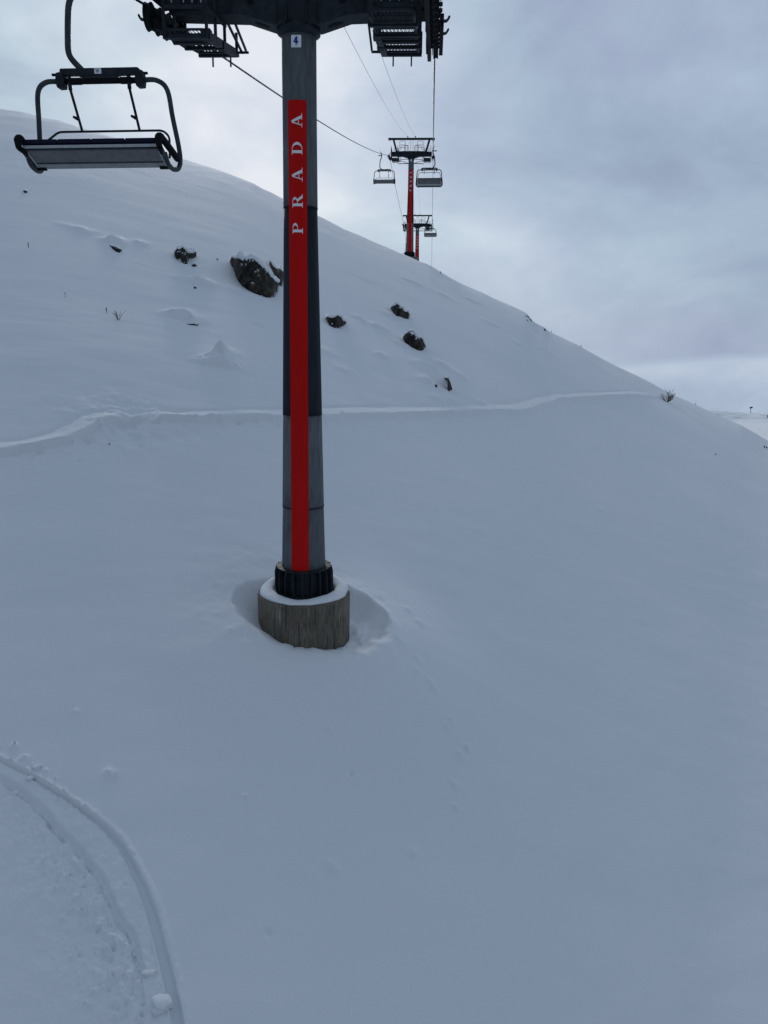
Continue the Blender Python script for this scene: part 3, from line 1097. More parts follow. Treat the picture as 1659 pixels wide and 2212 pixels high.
    # sheave trains
    for sx, cnt, ya in ((-1, left_n, left_y0), (1, right_n, right_y0)):
        fr = MB()
        xr = sx * G
        g_ = lambda y: 11.54 + slope * y + curve * y * y
        xm = xr - sx * .14
        ys = [ya + .5 * k for k in range(cnt)]
        fr.bar((xm, ys[0] - .15, g_(ys[0]) - .40), (xm, ys[-1] + .15, g_(ys[-1]) - .40), .08, .16)
        for k in range(0, cnt - 1, 2):
            ym = (ys[k] + ys[k + 1]) / 2
            fr.bar((xm + sx * .03, ys[k], g_(ys[k]) - .235), (xm + sx * .03, ys[k + 1], g_(ys[k + 1]) - .235), .04, .13)
            fr.box((xm, ym, g_(ym) - .31), (.07, .12, .18))
        for yy in ys:
            fr.lathe([(.035, -.11), (.035, .11)], (xr, yy, g_(yy) - .235), 8, 'x')
        # guard plates above the crossarm and axle to the crossarm
        ymid = 0.0
        fr.bar((sx * 2.40, ymid, g_(0) - .30), (xm, ymid, g_(0) - .30), .12, .12, (0, 1, 0))
        fr.bar((xm, ys[0] - .3, g_(ys[0]) + .05), (xm, ys[min(1, cnt - 1)], g_(ys[min(1, cnt - 1)]) + .05), .03, .20)
        if sx < 0:
            fr.box((xm - sx * .10, ys[-1] - .25, g_(ys[-1]) - .35), (.08, .4, .22))
        if sx > 0 and near:
            for dx_ in (-.075, .075):
                fr.bar((xr + dx_, ys[0], g_(ys[0]) - .235), (xr + dx_, ys[-1] + .1, g_(ys[-1] + .1) - .235), .012, .30)
            fr.box((xr - .17, 1.0, g_(1.0) - .42), (.05, .6, .22))
            fr.box((xr + .11, .4, g_(.4) - .38), (.07, 1.5, .22))
        train = fr.build('sheave_frame', M['black'], root)
        for yy in ys:
            w = MB()
            w.lathe([(.06, -.05), (.16, -.045), (.19, -.055), (.235, -.055), (.215, -.015), (.215, .015), (.235, .055), (.19, .055), (.16, .045), (.06, .05)],
                    (xr, yy, g_(yy) - .235), 28, 'x')
            w.build('sheave', M['black'], train)
        for yy in ([ys[0] + .1, ys[-1] - .25] if sx < 0 else [-.35, .95]):
            if near or True:
                zz = g_(yy) - .30
                h_ = MB()
                h_.tube(smooth_path([(xr + sx * .05, yy, zz + .22), (xr + sx * .09, yy, zz + .10), (xr + sx * .15, yy, zz + .04), (xr + sx * .21, yy, zz + .06), (xr + sx * .25, yy, zz + .13)], 5),
                        [.03] * 10 + [.028] * 5 + [.022] * 5 + [.012], 6)
                h_.build('rope_catcher', M['steel_grey'], train, True)
    if near:
        cb = MB()
        for dz in (0, .03):
            cb.tube(smooth_path([(2.30, .1 + dz, 11.62), (2.38, .12, 11.44), (2.44 + dz, .12, 11.33), (2.56, .1, 11.28 + dz)], 5), .012, 5)
        cb.build('cable_loop', M['black'], root)
        for sx in (-1, 1):
            MB().box((sx * 2.32, -.33, 11.62), (.32, .14, .34)).build('junction_box', M['steel'], root)
            lb = MB()
            lb.lathe([(.028, -.01), (.028, .01)], (0, 0, 0), 10)
            o = lb.build('lamp', M['alu'], root)
            o.location = (sx * 2.36, -.42, 11.60)
            o.rotation_euler = (PI / 2, 0, 0)
            rod = MB()
            for xx in (1.62, 1.78, 1.94, 2.16):
                rod.bar((sx * xx, -.9, 11.35), (sx * xx, -.9, 12.1), .018, .018)
            rod.build('railing', M['alu'], root)
    if braces:
        for sx in (-1, 1):
            b = MB()
            b.bar((sx * .33, 0, 11.08), (sx * 1.3, 0, 11.08), .05, .05, (0, 1, 0))
            b.bar((sx * .33, 0, 10.62), (sx * 1.5, 0, 10.60), .07, .07, (0, 1, 0))
            b.bar((sx * .33, 0, 10.64), (sx * 1.5, 0, 11.0), .05, .05, (0, 1, 0))
            b.build('brace', M['steel'], root)
    return root


t4 = make_tower((TW4[0], TW4[1], -5.56), math.radians(.85), 'nearest chairlift tower, red striped pole on a round concrete base in the snow', True, 13, 4, -.8, -3.2)
t5b = Vector((5.86, 98.1, 0)) - RDIR * 2.75
t5 = make_tower((t5b.x, t5b.y, 9.2), math.radians(.6), 'middle chairlift tower, red striped pole rising from behind the snow crest', False, 5, 5, -1.2, -1.2, .09, -.02, braces=True)
t6x = SL * 151 - .1
t6b = Vector((t6x, 151, 0)) - RDIR * 2.7
t6 = make_tower((t6b.x, t6b.y, 8.2), math.radians(.3), 'farthest chairlift tower, small, half hidden behind the middle one', False, 11, 11, -3.0, -3.0, -.10, -.03, braces=True)

# snow lying on the foundation
def snow_cap():
    n, m = 96, 12
    vs = []
    for i in range(n):
        a = 2 * PI * i / n
        back = max(0, math.sin(a))
        side = abs(math.cos(a))
        ro = .985 + .016 * float(vnoise(np.array([a * 7]), np.array([1.0]))[0]) * 2
        ri = .665 + .05 * float(fbm(np.array([a * 3 + 9]), np.array([2.0]), 2)[0])
        hgt = .045 + .10 * back + .05 * side + .03 * float(vnoise(np.array([a * 2]), np.array([4.0]))[0])
        hi_ = .035 + .14 * back + .10 * side
        for j in range(m):
            v = j / (m - 1)
            r = ri + (ro - ri) * v
            f = min(1, math.sin(PI * min(max(v, .0), 1.0)) ** .45 if 0 < v < 1 else 0)
            z = (.002 + (hi_ * (1 - v) + hgt * v) * f)
            z += .012 * float(fbm(np.array([r * math.cos(a) * 6]), np.array([r * math.sin(a) * 6]), 2)[0]) * f
            vs.append((r * math.cos(a), r * math.sin(a), z))
    fs = []
    for i in range(n):
        for j in range(m - 1):
            a, b = i * m + j, ((i + 1) % n) * m + j
            fs.append((a, a + 1, b + 1, b))
        fs.append((i * m, ((i + 1) % n) * m, ((i + 1) % n) * m + m - 1, i * m + m - 1))
    o = MB().add(vs, fs).build('snow_cap', M['snow'], None, True)
    o.location = (0, 0, .002)
    o.parent = [c for c in t4.children if c.name.startswith('foundation')][0]
    o['label'] = 'ring of snow on top of the concrete'


snow_cap()

# ------------------------------------------------------------------ ropes and wires
def rope_world(lat, Yl, z):
    return Vector((SL * Yl, Yl, z)) + RDIR * lat


def rope_z(y):
    if y < 16.3:
        return 5.98 + (y - 16.3) * .187
    if y < 98.1:
        u = (y - 16.3) / 81.8
        return 5.98 + (20.74 - 5.98) * u - 4 * .5 * u * (1 - u)
    if y < 151:
        u = (y - 98.1) / 52.9
        return 20.74 + (19.74 - 20.74) * u - 4 * .3 * u * (1 - u)
    u = (y - 151)
    return 19.74 - .20 * u + .0002 * u * u


ysamp = list(np.linspace(-60, 16.3, 12)) + list(np.linspace(18, 98.1, 40)) + list(np.linspace(100, 151, 20)) + list(np.linspace(154, 330, 20))
for lat, lb in ((0.0, 'right-hand black haul rope, rising straight ahead above the camera'), (-2 * G, 'left-hand black haul rope, crossing behind the near pole')):
    o = MB().tube([rope_world(lat, y, rope_z(y)) for y in ysamp], .024, 8).build('haul_rope', M['rope'], None, True)
    tag(o, lb, 'cable', 'steel haul ropes of the lift')
for sx, lb in ((-1, 'thin grey signal wire, left one of the two between tower tops'), (1, 'thin grey signal wire, right one of the two between tower tops')):
    pts = []
    A = t4.matrix_basis @ Vector((sx * .45, 0, 13.60))
    B = t5.matrix_basis @ Vector((sx * .45, 0, 13.60))
    Cc = t6.matrix_basis @ Vector((sx * .45, 0, 13.60))
    for p, q, sag in ((A, B, .6), (B, Cc, .3)):
        for k in range(20):
            u = k / 20
            v = p.lerp(q, u)
            v.z -= 4 * sag * u * (1 - u)
            pts.append(v)
    pts.append(Cc)
    o = MB().tube(pts, .008, 5).build('signal_wire', M['wire'], None, True)
    tag(o, lb, 'wire', 'thin wires between the tower tops')


# ------------------------------------------------------------------ chairs
CX = .30


def make_chair(up):
    root = empty('lift_chair', (0, 0, 0))
    # grip
    g = MB()
    g.box((0, 0, .02), (.09, .30, .12))
    g.box((0, .0, -.10), (.07, .18, .16))
    g.tube([(0, -.25, -.05), (0, .25, -.05)], .03, 8)
    g.tube([(-.03, .1, .06), (-.12, .14, .22)], .018, 6)
    g.lathe([(.045, -.02), (.045, .02)], (-.12, .14, .24), 12, 'x')
    g.bar((-.30, .02, -.16), (.10, .02, -.16), .07, .07, (0, 1, 0))
    grip = g.build('grip', M['steel'], root, bevel=.008)
    # hanger tube
    hp = fillet([(.02, 0, -.12), (.0, 0, -.40), (-.10, 0, -.58), (-.135, 0, -.85), (-.165, 0, -1.20), (-.13, 0, -1.30), (.04, 0, -1.47)], .10, 5)
    MB().tube(hp, .044, 12).build('hanger', M['steel_grey'], root, True)
    # cross box
    hb = MB()
    hb.prism([(CX - .60, -1.455), (CX - .58, -1.44), (CX + .57, -1.44), (CX + .60, -1.455), (CX + .60, -1.53), (CX + .30, -1.535), (CX + .24, -1.55), (CX - .30, -1.55), (CX - .35, -1.53), (CX - .60, -1.53)], -.05, .05)
    box = hb.build('head_box', M['steel'], root, bevel=.008)
    hb = MB()
    hb.tube([(CX - .60, .0, -1.605), (CX + .60, .0, -1.605)], .043, 12)
    hb.tube([(CX - .46, .0, -1.605), (CX - .30, .0, -1.605)], .05, 12)
    hb.tube([(CX + .30, .0, -1.605), (CX + .46, .0, -1.605)], .05, 12)
    hb.build('pivot_tube', M['black'], root, True)
    MB().bar((CX - .75, .03, -1.503), (CX + .70, .03, -1.503), .03, .034, (0, 1, 0)).build('cross_rod', M['black'], root)
    for sx in (-1, 1):
        e = MB()
        e.prism([(CX + sx * .60 - .055, -1.50), (CX + sx * .60 + .05, -1.48), (CX + sx * .60 + .065, -1.60), (CX + sx * .60 + .05, -1.70), (CX + sx * .60 - .05, -1.705), (CX + sx * .60 - .075, -1.62)], -.07, .08)
        e.build('end_block', M['steel'], root, bevel=.015)
    # carrying hoop, one tube per side ending in a J under the seat
    yb = .12
    for sx in (-1, 1):
        pts = [(CX + sx * .60, 0, -1.605), (CX + sx * .84, .0, -1.612), (CX + sx * .985, .02, -1.74), (CX + sx * 1.03, .06, -2.10), (CX + sx * 1.08, yb, -2.50),
               (CX + sx * 1.09, yb, -2.70), (CX + sx * 1.07, yb - .05, -2.81), (CX + sx * 1.05, -.06, -2.85), (CX + sx * 1.04, -.20, -2.845), (CX + sx * 1.035, -.32, -2.80), (CX + sx * 1.03, -.40, -2.69)]
        MB().tube(smooth_path(pts, 6), .036, 12).build('side_tube', M['steel_grey'], root, True)
    if up:
        # bar raised, backrest shell towards the viewer
        bar = [(CX - .96, .12, -2.45), (CX - .90, .16, -1.90), (CX - .82, .18, -1.78), (CX + .82, .18, -1.78), (CX + .90, .16, -1.90), (CX + .96, .12, -2.45)]
        rb = MB().tube(fillet(bar, .08, 4), .02, 8).build('restraint_bar', M['steel'], root, True)
        for x in (CX - .42, CX + .42):
            MB().tube([(x, .05, -1.56), (x, .14, -1.90)], .022, 6).build('link_arm', M['steel'], rb, True)
        b = MB()
        b.add([(CX - .95, -.22, -2.32), (CX + .95, -.22, -2.32), (CX + .98, -.10, -2.80), (CX - .98, -.10, -2.80),
               (CX - .95, -.16, -2.31), (CX + .95, -.16, -2.31), (CX + .98, -.04, -2.80), (CX - .98, -.04, -2.80)],
              [(0, 3, 2, 1), (4, 5, 6, 7), (0, 1, 5, 4), (3, 7, 6, 2), (0, 4, 7, 3), (1, 2, 6, 5)])
        b.build('backrest', M['panel'], root, bevel=.01)
        b = MB()
        b.add([(CX - .96, -.12, -2.80), (CX + .96, -.12, -2.80), (CX + .98, .36, -2.90), (CX - .98, .36, -2.90),
               (CX - .96, -.12, -2.72), (CX + .96, -.12, -2.72), (CX + .98, .36, -2.82), (CX - .98, .36, -2.82)],
              [(0, 3, 2, 1), (4, 5, 6, 7), (0, 1, 5, 4), (3, 7, 6, 2), (0, 4, 7, 3), (1, 2, 6, 5)])
        b.build('seat', M['alu'], root, bevel=.01)
        b = MB()
        b.bar((CX - 1.03, -.10, -2.90), (CX + 1.03, -.10, -2.90), .07, .07, (0, 1, 0))
        for sx in (-1, 1):
            b.bar((CX + sx * 1.0, -.24, -2.26), (CX + sx * 1.03, -.10, -2.90), .07, .07, (0, 1, 0))
        b.bar((CX - 1.0, -.24, -2.30), (CX + 1.0, -.24, -2.30), .04, .06, (0, 1, 0))
        b.build('seat_frame', M['black'], root)
        return root
    # restraint bar
    bar = [(CX - .99, -.02, -2.62), (CX - .97, .02, -2.45), (CX - .84, .28, -2.225), (CX + .80, .28, -2.225), (CX + .90, .26, -2.32), (CX + .95, .06, -2.66)]
    rb = MB().tube(fillet(bar, .07, 5), .017, 10).build('restraint_bar', M['steel'], root, True)
    for x in (CX - .475, CX + .425):
        l = MB()
        l.tube([(x, -.02, -1.49), (x, .0, -1.72)], .030, 8)
        l.tube([(x, .0, -1.72), (x + .01, .28, -2.225)], .021, 8)
        l.tube([(x - .005, .19, -2.07), (x - .075, .19, -2.035)], [.026, .018], 8)
        l.build('link_arm', M['steel'], rb, True)
    # folded seat: shell seen from below, navy cushions on the upper side
    A = Vector((CX, -.56, -2.64))
    B = Vector((CX, -.16, -2.83))
    d = (B - A)
    L = d.length
    d.normalize()
    nrm = Vector((1, 0, 0)).cross(d).normalized()
    if nrm.z < 0:
        nrm = -nrm
    W = 1.0

    def slab(mb, a0, a1, n0, n1, x0, x1):
        vs = []
        for x in (x0, x1):
            for a, n in ((a0, n0), (a1, n0), (a1, n1), (a0, n1)):
                p = A + d * (a * L) + nrm * n
                vs.append((CX + x, p.y, p.z))
        mb.add(vs, [(0, 3, 2, 1), (4, 5, 6, 7), (0, 1, 5, 4), (1, 2, 6, 5), (2, 3, 7, 6), (3, 0, 4, 7)])
    sh = MB()
    slab(sh, .10, .74, -.004, .028, -W + .02, W - .02)
    shell = sh.build('seat_shell', M['panel'], root, bevel=.006)
    s2 = MB()
    slab(s2, .775, 1.02, -.012, .030, -W + .03, W - .03)
    s2.build('rear_slat', M['alu_d'], root, bevel=.008)
    s3 = MB()
    slab(s3, .04, .10, -.012, .03, -W + .01, W - .01)
    slab(s3, .715, .755, -.012, .024, -W + .02, W - .02)
    s3.build('rail', M['steel_grey'], root)
    s4 = MB()
    slab(s4, -.055, .00, -.004, .028, -W - .0, W + .0)
    s4.build('trim_strip', M['alu'], root)
    s5 = MB()
    slab(s5, .0, .04, .0, .03, -W, W)
    slab(s5, .0, .95, .028, .05, -W, W)
    s5.build('seat_frame', M['black'], root)
    cw = 2 * W / 4
    for k in range(4):
        cu = MB()
        slab(cu, -.08, .95, .05, .125, -W + k * cw + .004, -W + (k + 1) * cw - .004)
        cu.build('cushion', M['navy'], root, bevel=.012)
    for sx in (-1, 1):
        a = MB()
        a.tube(smooth_path([(CX + sx * 1.03, -.62, -2.65), (CX + sx * 1.03, -.65, -2.58), (CX + sx * 1.03, -.60, -2.515), (CX + sx * 1.04, -.46, -2.53), (CX + sx * 1.07, .06, -2.68)], 5), [.045] * 6 + [.055] * 8 + [.05] * 7, 10)
        a.tube([(CX + sx * 1.03, -.62, -2.65), (CX + sx * 1.0, -.46, -2.70)], [.04, .03], 8)
        a.build('side_bolster', M['black'], root, True)
        c = MB()
        c.bar((CX + sx * 1.02, -.56, -2.655), (CX + sx * 1.02, -.16, -2.845), .05, .04)
        c.build('side_rail', M['steel_grey'], root)
        c = MB()
        c.bar((CX + sx * .975, -.50, -2.685), (CX + sx * .975, -.20, -2.825), .022, .012)
        c.build('edge_strip', M['alu'], root)
        c = MB()
        c.box((CX + sx * .94, -.17, -2.845), (.14, .05, .04))
        c.build('foot_stop', M['black'], root)
    # number plate on the head box
    pl = MB().box((CX - .015, -.056, -1.487), (.105, .010, .075)).build('number_plate', M['white'], root, bevel=.004)
    nb = MB()
    flat_glyph(nb, DIG18, (CX - .045, -1.508), .045, 0, lambda x, z, o: (x, -.0630, z))
    nb.build('numeral', M['black_ink'], pl)
    return root


M['alu_d'] = simple('brushed_seat_slat', (.24, .245, .25), (.32, .325, .33), 12, .5, .1)


def copy_tree(o, parent=None):
    c = o.copy()
    COL.objects.link(c)
    c.parent = parent
    for ch in list(o.children):
        copy_tree(ch, c)
    return c


def hang(o, Yl, lat, label, rz=0.0, dz=0.0):
    p = rope_world(lat, Yl, rope_z(Yl))
    p.z += dz
    o.location = p
    o.rotation_euler = (0, 0, -AZ + rz)
    tag(o, label, 'lift chair', 'chairs hanging from the haul ropes')


c1 = make_chair(False)
hang(c1, 12.24, -2 * G - .03, 'large near lift chair on the left rope, four navy seats and number plate 18', dz=.05)
c2 = copy_tree(c1)
hang(c2, 83.0, -2 * G, 'small distant lift chair just left of the middle tower')
c3 = copy_tree(c1)
hang(c3, 162.0, -2 * G, 'lift chair hidden by the crest, only its hanger showing left of the middle pole')
u1 = make_chair(True)
u1.scale = (-1, 1, 1)
hang(u1, 68.0, 0.0, 'distant lift chair just right of the middle tower, pale shell from behind')
u1b = copy_tree(u1)
hang(u1b, 143.0, 0.0, 'smallest lift chair on the right rope, beside the farthest tower')
for nm in [ch.name for r_ in (c2, c3) for k in r_.children if k.name.startswith('number_plate') for ch in k.children]:
    bpy.data.objects.remove(bpy.data.objects[nm])


# ------------------------------------------------------------------ leafless shrub and dry plants
def shrub(px, py, height, width, label):
    rr = random.Random(5)
    c = ground_hit(px, py)
    z = ground_z(c[0], c[1])
    root = empty('leafless_shrub', (c[0], c[1], z - .05))
    tag(root, label, 'shrub')
    tw = MB()
    bt = MB()

    def grow(p, d, L, r, lvl):
        n = 4
        pts = [p]
        for k in range(n):
            d = (d + Vector((rr.gauss(0, .13), rr.gauss(0, .13), rr.gauss(.05, .1)))).normalized()
            pts.append(pts[-1] + d * L / n)
        (bt if lvl < 2 else tw).tube(pts, [r * (1 - .5 * k / n) for k in range(n + 1)], 5 if lvl < 2 else 4)
        if lvl >= 3:
            return
        for k in range(1, n + 1):
            for _ in range(2 if lvl < 2 else 1):
                if lvl > 2 and rr.random() < .35:
                    continue
                a = rr.uniform(0, 2 * PI)
                side = Vector((math.cos(a), math.sin(a), rr.uniform(.0, .7)))
                dd = (d * .6 + side * .75).normalized()
                grow(pts[k], dd, L * rr.uniform(.42, .68), r * .5, lvl + 1)
    for k in range(6):
        a = -.3 + 2 * PI * k / 5
        grow(Vector((0, 0, 0)), Vector((.95 * math.cos(a) + .12, .6 * math.sin(a), .72)).normalized(), height * .50, .026, 1)
    grow(Vector((0, 0, 0)), Vector((.12, 0, 1)).normalized(), height * .62, .035, 1)
    bt.build('branch', M['bark'], root)
    tw.build('twig', M['bark'], root)
    return root


_c = ground_hit(1441, 868)
_h = 37 * _c[1] / F
shrub(1441, 868, _h * .86, _h * .8, 'leafless dark shrub standing where the path meets the ridge')


def tuft(px, py, h, n, label, spread=.35, group='dry plants sticking out of the snow'):
    rr = random.Random(int(px * 3 + py))
    c = ground_hit(px, py)
    z = ground_z(c[0], c[1])
    hm = h * c[1] / F
    mb = MB()
    for k in range(n):
        a = rr.uniform(0, 2 * PI)
        sp = spread * rr.uniform(.2, 1) * hm
        tip = Vector((math.cos(a) * sp, math.sin(a) * sp, hm * rr.uniform(.5, 1)))
        mid = tip * .5 + Vector((0, 0, hm * .08))
        mb.tube([Vector((0, 0, -.05)), mid, tip], [.007 * c[1] / 30, .006 * c[1] / 30, .003 * c[1] / 30], 4)
        for q in range(3):
            t = rr.uniform(.35, .9)
            b = tip * t
            mb.tube([b, b + Vector((rr.uniform(-.2, .2) * hm, rr.uniform(-.2, .2) * hm, rr.uniform(.02, .16) * hm))], [.004 * c[1] / 30, .002 * c[1] / 30], 4)
    o = mb.build('dry_plant', M['stalk'])
    o.location = (c[0], c[1], z)
    tag(o, label, 'plant', group)


tuft(256, 692, 22, 8, 'larger dry twig plant in the snow left of the pole', .8)
tuft(231, 676, 16, 3, 'thin dry stalk just left of the larger twig plant', .3)
tuft(62, 537, 13, 3, 'single dry stalk near the left edge of the slope', .25)
tuft(141, 642, 12, 2, 'faint thin stalk below the leftmost rocks', .2)
tuft(1546, 982, 5, 3, 'pair of tiny dark stalks on the right slope', .6)
tuft(1255, 640 + 110, 6, 2, 'tiny stalk on the right-hand ridge below the rocks', .3)
tuft(1502, 874, 6, 3, 'tiny stalk on the ridge right of the leafless shrub', .3)
tuft(952, 592, 6, 3, 'tiny stalk on the crest right of the farthest tower', .4)
tuft(1192, 647 + 60, 5, 2, 'tiny stalk on the ridge edge beside the lone rock', .4)
tuft(33, 1612, 7, 3, 'tiny dark stalk beside the top of the ski track', .5)
tuft(237, 960, 7, 3, 'tiny dark twig just below the path bend', .6)
tuft(152, 1888, 6, 3, 'tiny dark twig inside the ski turn', .5)


def seed_head(px, py, label):
    c = ground_hit(px, py)
    z = ground_z(c[0], c[1])
    k = c[1] / F
    root = empty('seed_head', (c[0], c[1], z - .02))
    tag(root, label, 'plant', 'three dark seed heads at the right edge')
    MB().tube([(0, 0, 0), (.3 * k, 0, 3 * k)], .006, 5).build('stem', M['stalk'], root)
    h = MB()
    h.lathe([(.3 * k, 2.4 * k), (1.5 * k, 3.6 * k), (1.9 * k, 5.0 * k), (1.2 * k, 6.2 * k), (.2 * k, 6.6 * k)], (.3 * k, 0, 0), 8)
    h.build('head', M['jacket'], root)


seed_head(1650.5, 970, 'small dark seed head on a stalk, leftmost of three at the right edge')
seed_head(1655, 972, 'small dark seed head on a stalk, middle of three at the right edge')
seed_head(1660, 975, 'small dark seed head on a stalk, rightmost of three, cut by the right edge')


# ------------------------------------------------------------------ snow clods by the ski track
def clod(px, py, dims, rot, label):
    c = ground_hit(px, py)
    z = ground_z(c[0], c[1])
    rr = random.Random(int(px))
    import bmesh
    bm = bmesh.new()
    bmesh.ops.create_cube(bm, size=1)
    bmesh.ops.subdivide_edges(bm, edges=bm.edges[:], cuts=5, use_grid_fill=True)
    for v in bm.verts:
        p = v.co
        sph = p.normalized() * .62
        q = p.lerp(sph, .35)
        nz = float(fbm(np.array([q.x * 3 + px]), np.array([q.y * 3 + q.z * 5]), 3)[0])
        q = q * (1 + .45 * nz)
        v.co = Vector((q.x * dims[0], q.y * dims[1], q.z * dims[2]))
    me = bpy.data.meshes.new('snow_clod')
    bm.to_mesh(me)
    bm.free()
    for p in me.polygons:
        p.use_smooth = True
    me.materials.append(M['snow'])
    o = bpy.data.objects.new('snow_clod', me)
    COL.objects.link(o)
    o.location = (c[0], c[1], z + dims[2] * .15)
    o.rotation_euler = rot
    tag(o, label, 'snow clod', 'snow clods beside the ski track')


clod(350, 2168, (.24, .19, .10), (.3, .2, .7), 'biggest snow clod, at the lower end of the outer ski groove')
clod(322, 2100, (.15, .07, .06), (.1, .3, .4), 'long pale snow clod between the grooves near their lower end')
clod(80, 1659, (.12, .09, .08), (.2, .1, .3), 'round snow clod on the outer lip near the top of the track')
clod(65, 1682, (.10, .07, .05), (.1, .1, .9), 'small flat snow clod between the two grooves near the left edge')
clod(288, 2045, (.07, .05, .06), (.1, .5, .2), 'small upright snow clod beside the inner groove')
clod(34, 1712, (.07, .06, .05), (.3, .1, .2), 'small snow clod just under the inner groove near the left edge')

# ------------------------------------------------------------------ far things: snow gun on its post, skier
def far_point(x, y, Yd):
    s, t = ray(x, y)
    return Vector((s * Yd, Yd, t * Yd))


p = far_point(1621, 893, 407)
zg = float(far_z(np.array([p.x]), np.array([407.0]))[0])
root = empty('snow_gun', (p.x, 407.0, zg - .2))
tag(root, 'tiny dark snow gun on a thin post on the far snow edge', 'snow gun')
MB().tube([(0, 0, 0), (0, 0, 2.9)], [.16, .11], 8).build('post', M['steel_grey'], root)
g = MB()
g.tube([(-.6, 0, 2.95), (-.5, 0, 3.0), (.5, 0, 3.25), (.75, 0, 3.30)], [.30, .40, .42, .34], 12)
g.box((-.1, 0, 2.75), (.3, .3, .3))
g.build('fan_barrel', M['jacket'], root)

p = far_point(1657, 905, 392)
zg = float(far_z(np.array([p.x]), np.array([392.0]))[0])
me = bpy.data.meshes.new('person')
J = [(0, 0, .95), (.02, 0, 1.2), (.04, 0, 1.42), (.05, 0, 1.56), (.06, -.02, 1.72), (.22, -.05, 1.38), (.30, -.2, 1.12), (.32, -.4, 1.05), (-.16, -.05, 1.38), (-.24, -.2, 1.12), (-.22, -.4, 1.05),
     (.10, 0, .9), (.13, -.10, .5), (.12, .02, .1), (.12, -.16, .06), (-.10, 0, .9), (-.13, -.10, .5), (-.12, .02, .1), (-.12, -.16, .06)]
E_ = [(0, 1), (1, 2), (2, 3), (3, 4), (2, 5), (5, 6), (6, 7), (2, 8), (8, 9), (9, 10), (0, 11), (11, 12), (12, 13), (13, 14), (0, 15), (15, 16), (16, 17), (17, 18)]
Rr = [.16, .15, .17, .07, .12, .07, .055, .05, .07, .055, .05, .10, .075, .06, .05, .10, .075, .06, .05]
me.from_pydata(J, E_, [])
per = bpy.data.objects.new('person', me)
COL.objects.link(per)
sk = per.modifiers.new('skin', 'SKIN')
for i, r in enumerate(Rr):
    me.skin_vertices[0].data[i].radius = (r, r)
me.skin_vertices[0].data[0].use_root = True
per.modifiers.new('sub', 'SUBSURF').levels = 1
me.materials.append(M['jacket'])
per.location = (p.x, 392.0, zg)
tag(per, 'tiny standing person in dark clothing on the far snow edge', 'person')

# ------------------------------------------------------------------ sky and light
world = bpy.data.worlds.new("World")
scene.world = world
world.use_nodes = True
nt = world.node_tree
nt.nodes.clear()
out = nt.nodes.new('ShaderNodeOutputWorld')
SUN_EL, SUN_AZ = math.radians(18), math.radians(-14)     # azimuth from +Y, negative = left
sky = nt.nodes.new('ShaderNodeTexSky')
sky.sky_type = 'NISHITA'
sky.sun_disc = False
sky.sun_elevation = SUN_EL
sky.sun_rotation = SUN_AZ
bg0 = nt.nodes.new('ShaderNodeBackground')
bg0.inputs['Strength'].default_value = .05
nt.links.new(sky.outputs['Color'], bg0.inputs['Color'])
tc = nt.nodes.new('ShaderNodeTexCoord')


def math_node(op, a, b=None, c=None):
    n = nt.nodes.new('ShaderNodeMath')
    n.operation = op
    for i, v in enumerate((a, b, c)):
        if v is None:
            continue
        if isinstance(v, (int, float)):
            n.inputs[i].default_value = v
        else:
            nt.links.new(v, n.inputs[i])
    return n.outputs[0]


def dotdir(az, el):
    n = nt.nodes.new('ShaderNodeVectorMath')
    n.operation = 'DOT_PRODUCT'
    nt.links.new(tc.outputs['Generated'], n.inputs[0])
    n.inputs[1].default_value = (math.sin(az) * math.cos(el), math.cos(az) * math.cos(el), math.sin(el))
    return n.outputs['Value']


def wnoise(scale, detail, rough, msc, mrot=(0, 0, 0), dist=0, loc=(0, 0, 0)):
    mp = nt.nodes.new('ShaderNodeMapping')
    mp.inputs['Scale'].default_value = msc
    mp.inputs['Rotation'].default_value = mrot
    mp.inputs['Location'].default_value = loc
    nt.links.new(tc.outputs['Generated'], mp.inputs['Vector'])
    n = nt.nodes.new('ShaderNodeTexNoise')
    n.inputs['Scale'].default_value = scale
    n.inputs['Detail'].default_value = detail
    n.inputs['Roughness'].default_value = rough
    n.inputs['Distortion'].default_value = dist
    nt.links.new(mp.outputs['Vector'], n.inputs['Vector'])
    return n.outputs['Fac']


def glow(az, el, width, amp):
    d = dotdir(math.radians(az), math.radians(el))
    k = math_node('MULTIPLY', math_node('SUBTRACT', d, 1.0), 1.0 / (1 - math.cos(math.radians(width))))
    return math_node('MULTIPLY', math_node('EXPONENT', k), amp)


n_big = wnoise(2.6, 6, .55, (1, 1, 1.6), (0, math.radians(35), 0), .5, (.3, .1, .2))
n_small = wnoise(7.5, 8, .55, (1, 1, 1.8), (0, math.radians(30), 0), .4, (1.3, .4, .7))
n_tint = wnoise(3.5, 3, .5, (1, 1, 1.5), (0, 0, 0), .2, (4, 2, 9))
v = math_node('MULTIPLY_ADD', math_node('SUBTRACT', n_big, .5), .95, .36)
v = math_node('MULTIPLY_ADD', math_node('SUBTRACT', n_small, .5), .48, v)
v = math_node('ADD', v, glow(-10, 13, 13, .62))
v = math_node('ADD', v, glow(-22, 24, 14, .12))
v = math_node('ADD', v, glow(8, 4, 8, .12))
sep = nt.nodes.new('ShaderNodeSeparateXYZ')
nt.links.new(tc.outputs['Generated'], sep.inputs[0])


def mapr(val, a, b, c, d_):
    n = nt.nodes.new('ShaderNodeMapRange')
    n.interpolation_type = 'SMOOTHSTEP'
    for k_, v_ in zip(('From Min', 'From Max', 'To Min', 'To Max'), (a, b, c, d_)):
        n.inputs[k_].default_value = v_
    nt.links.new(val, n.inputs['Value'])
    return n.outputs['Result']


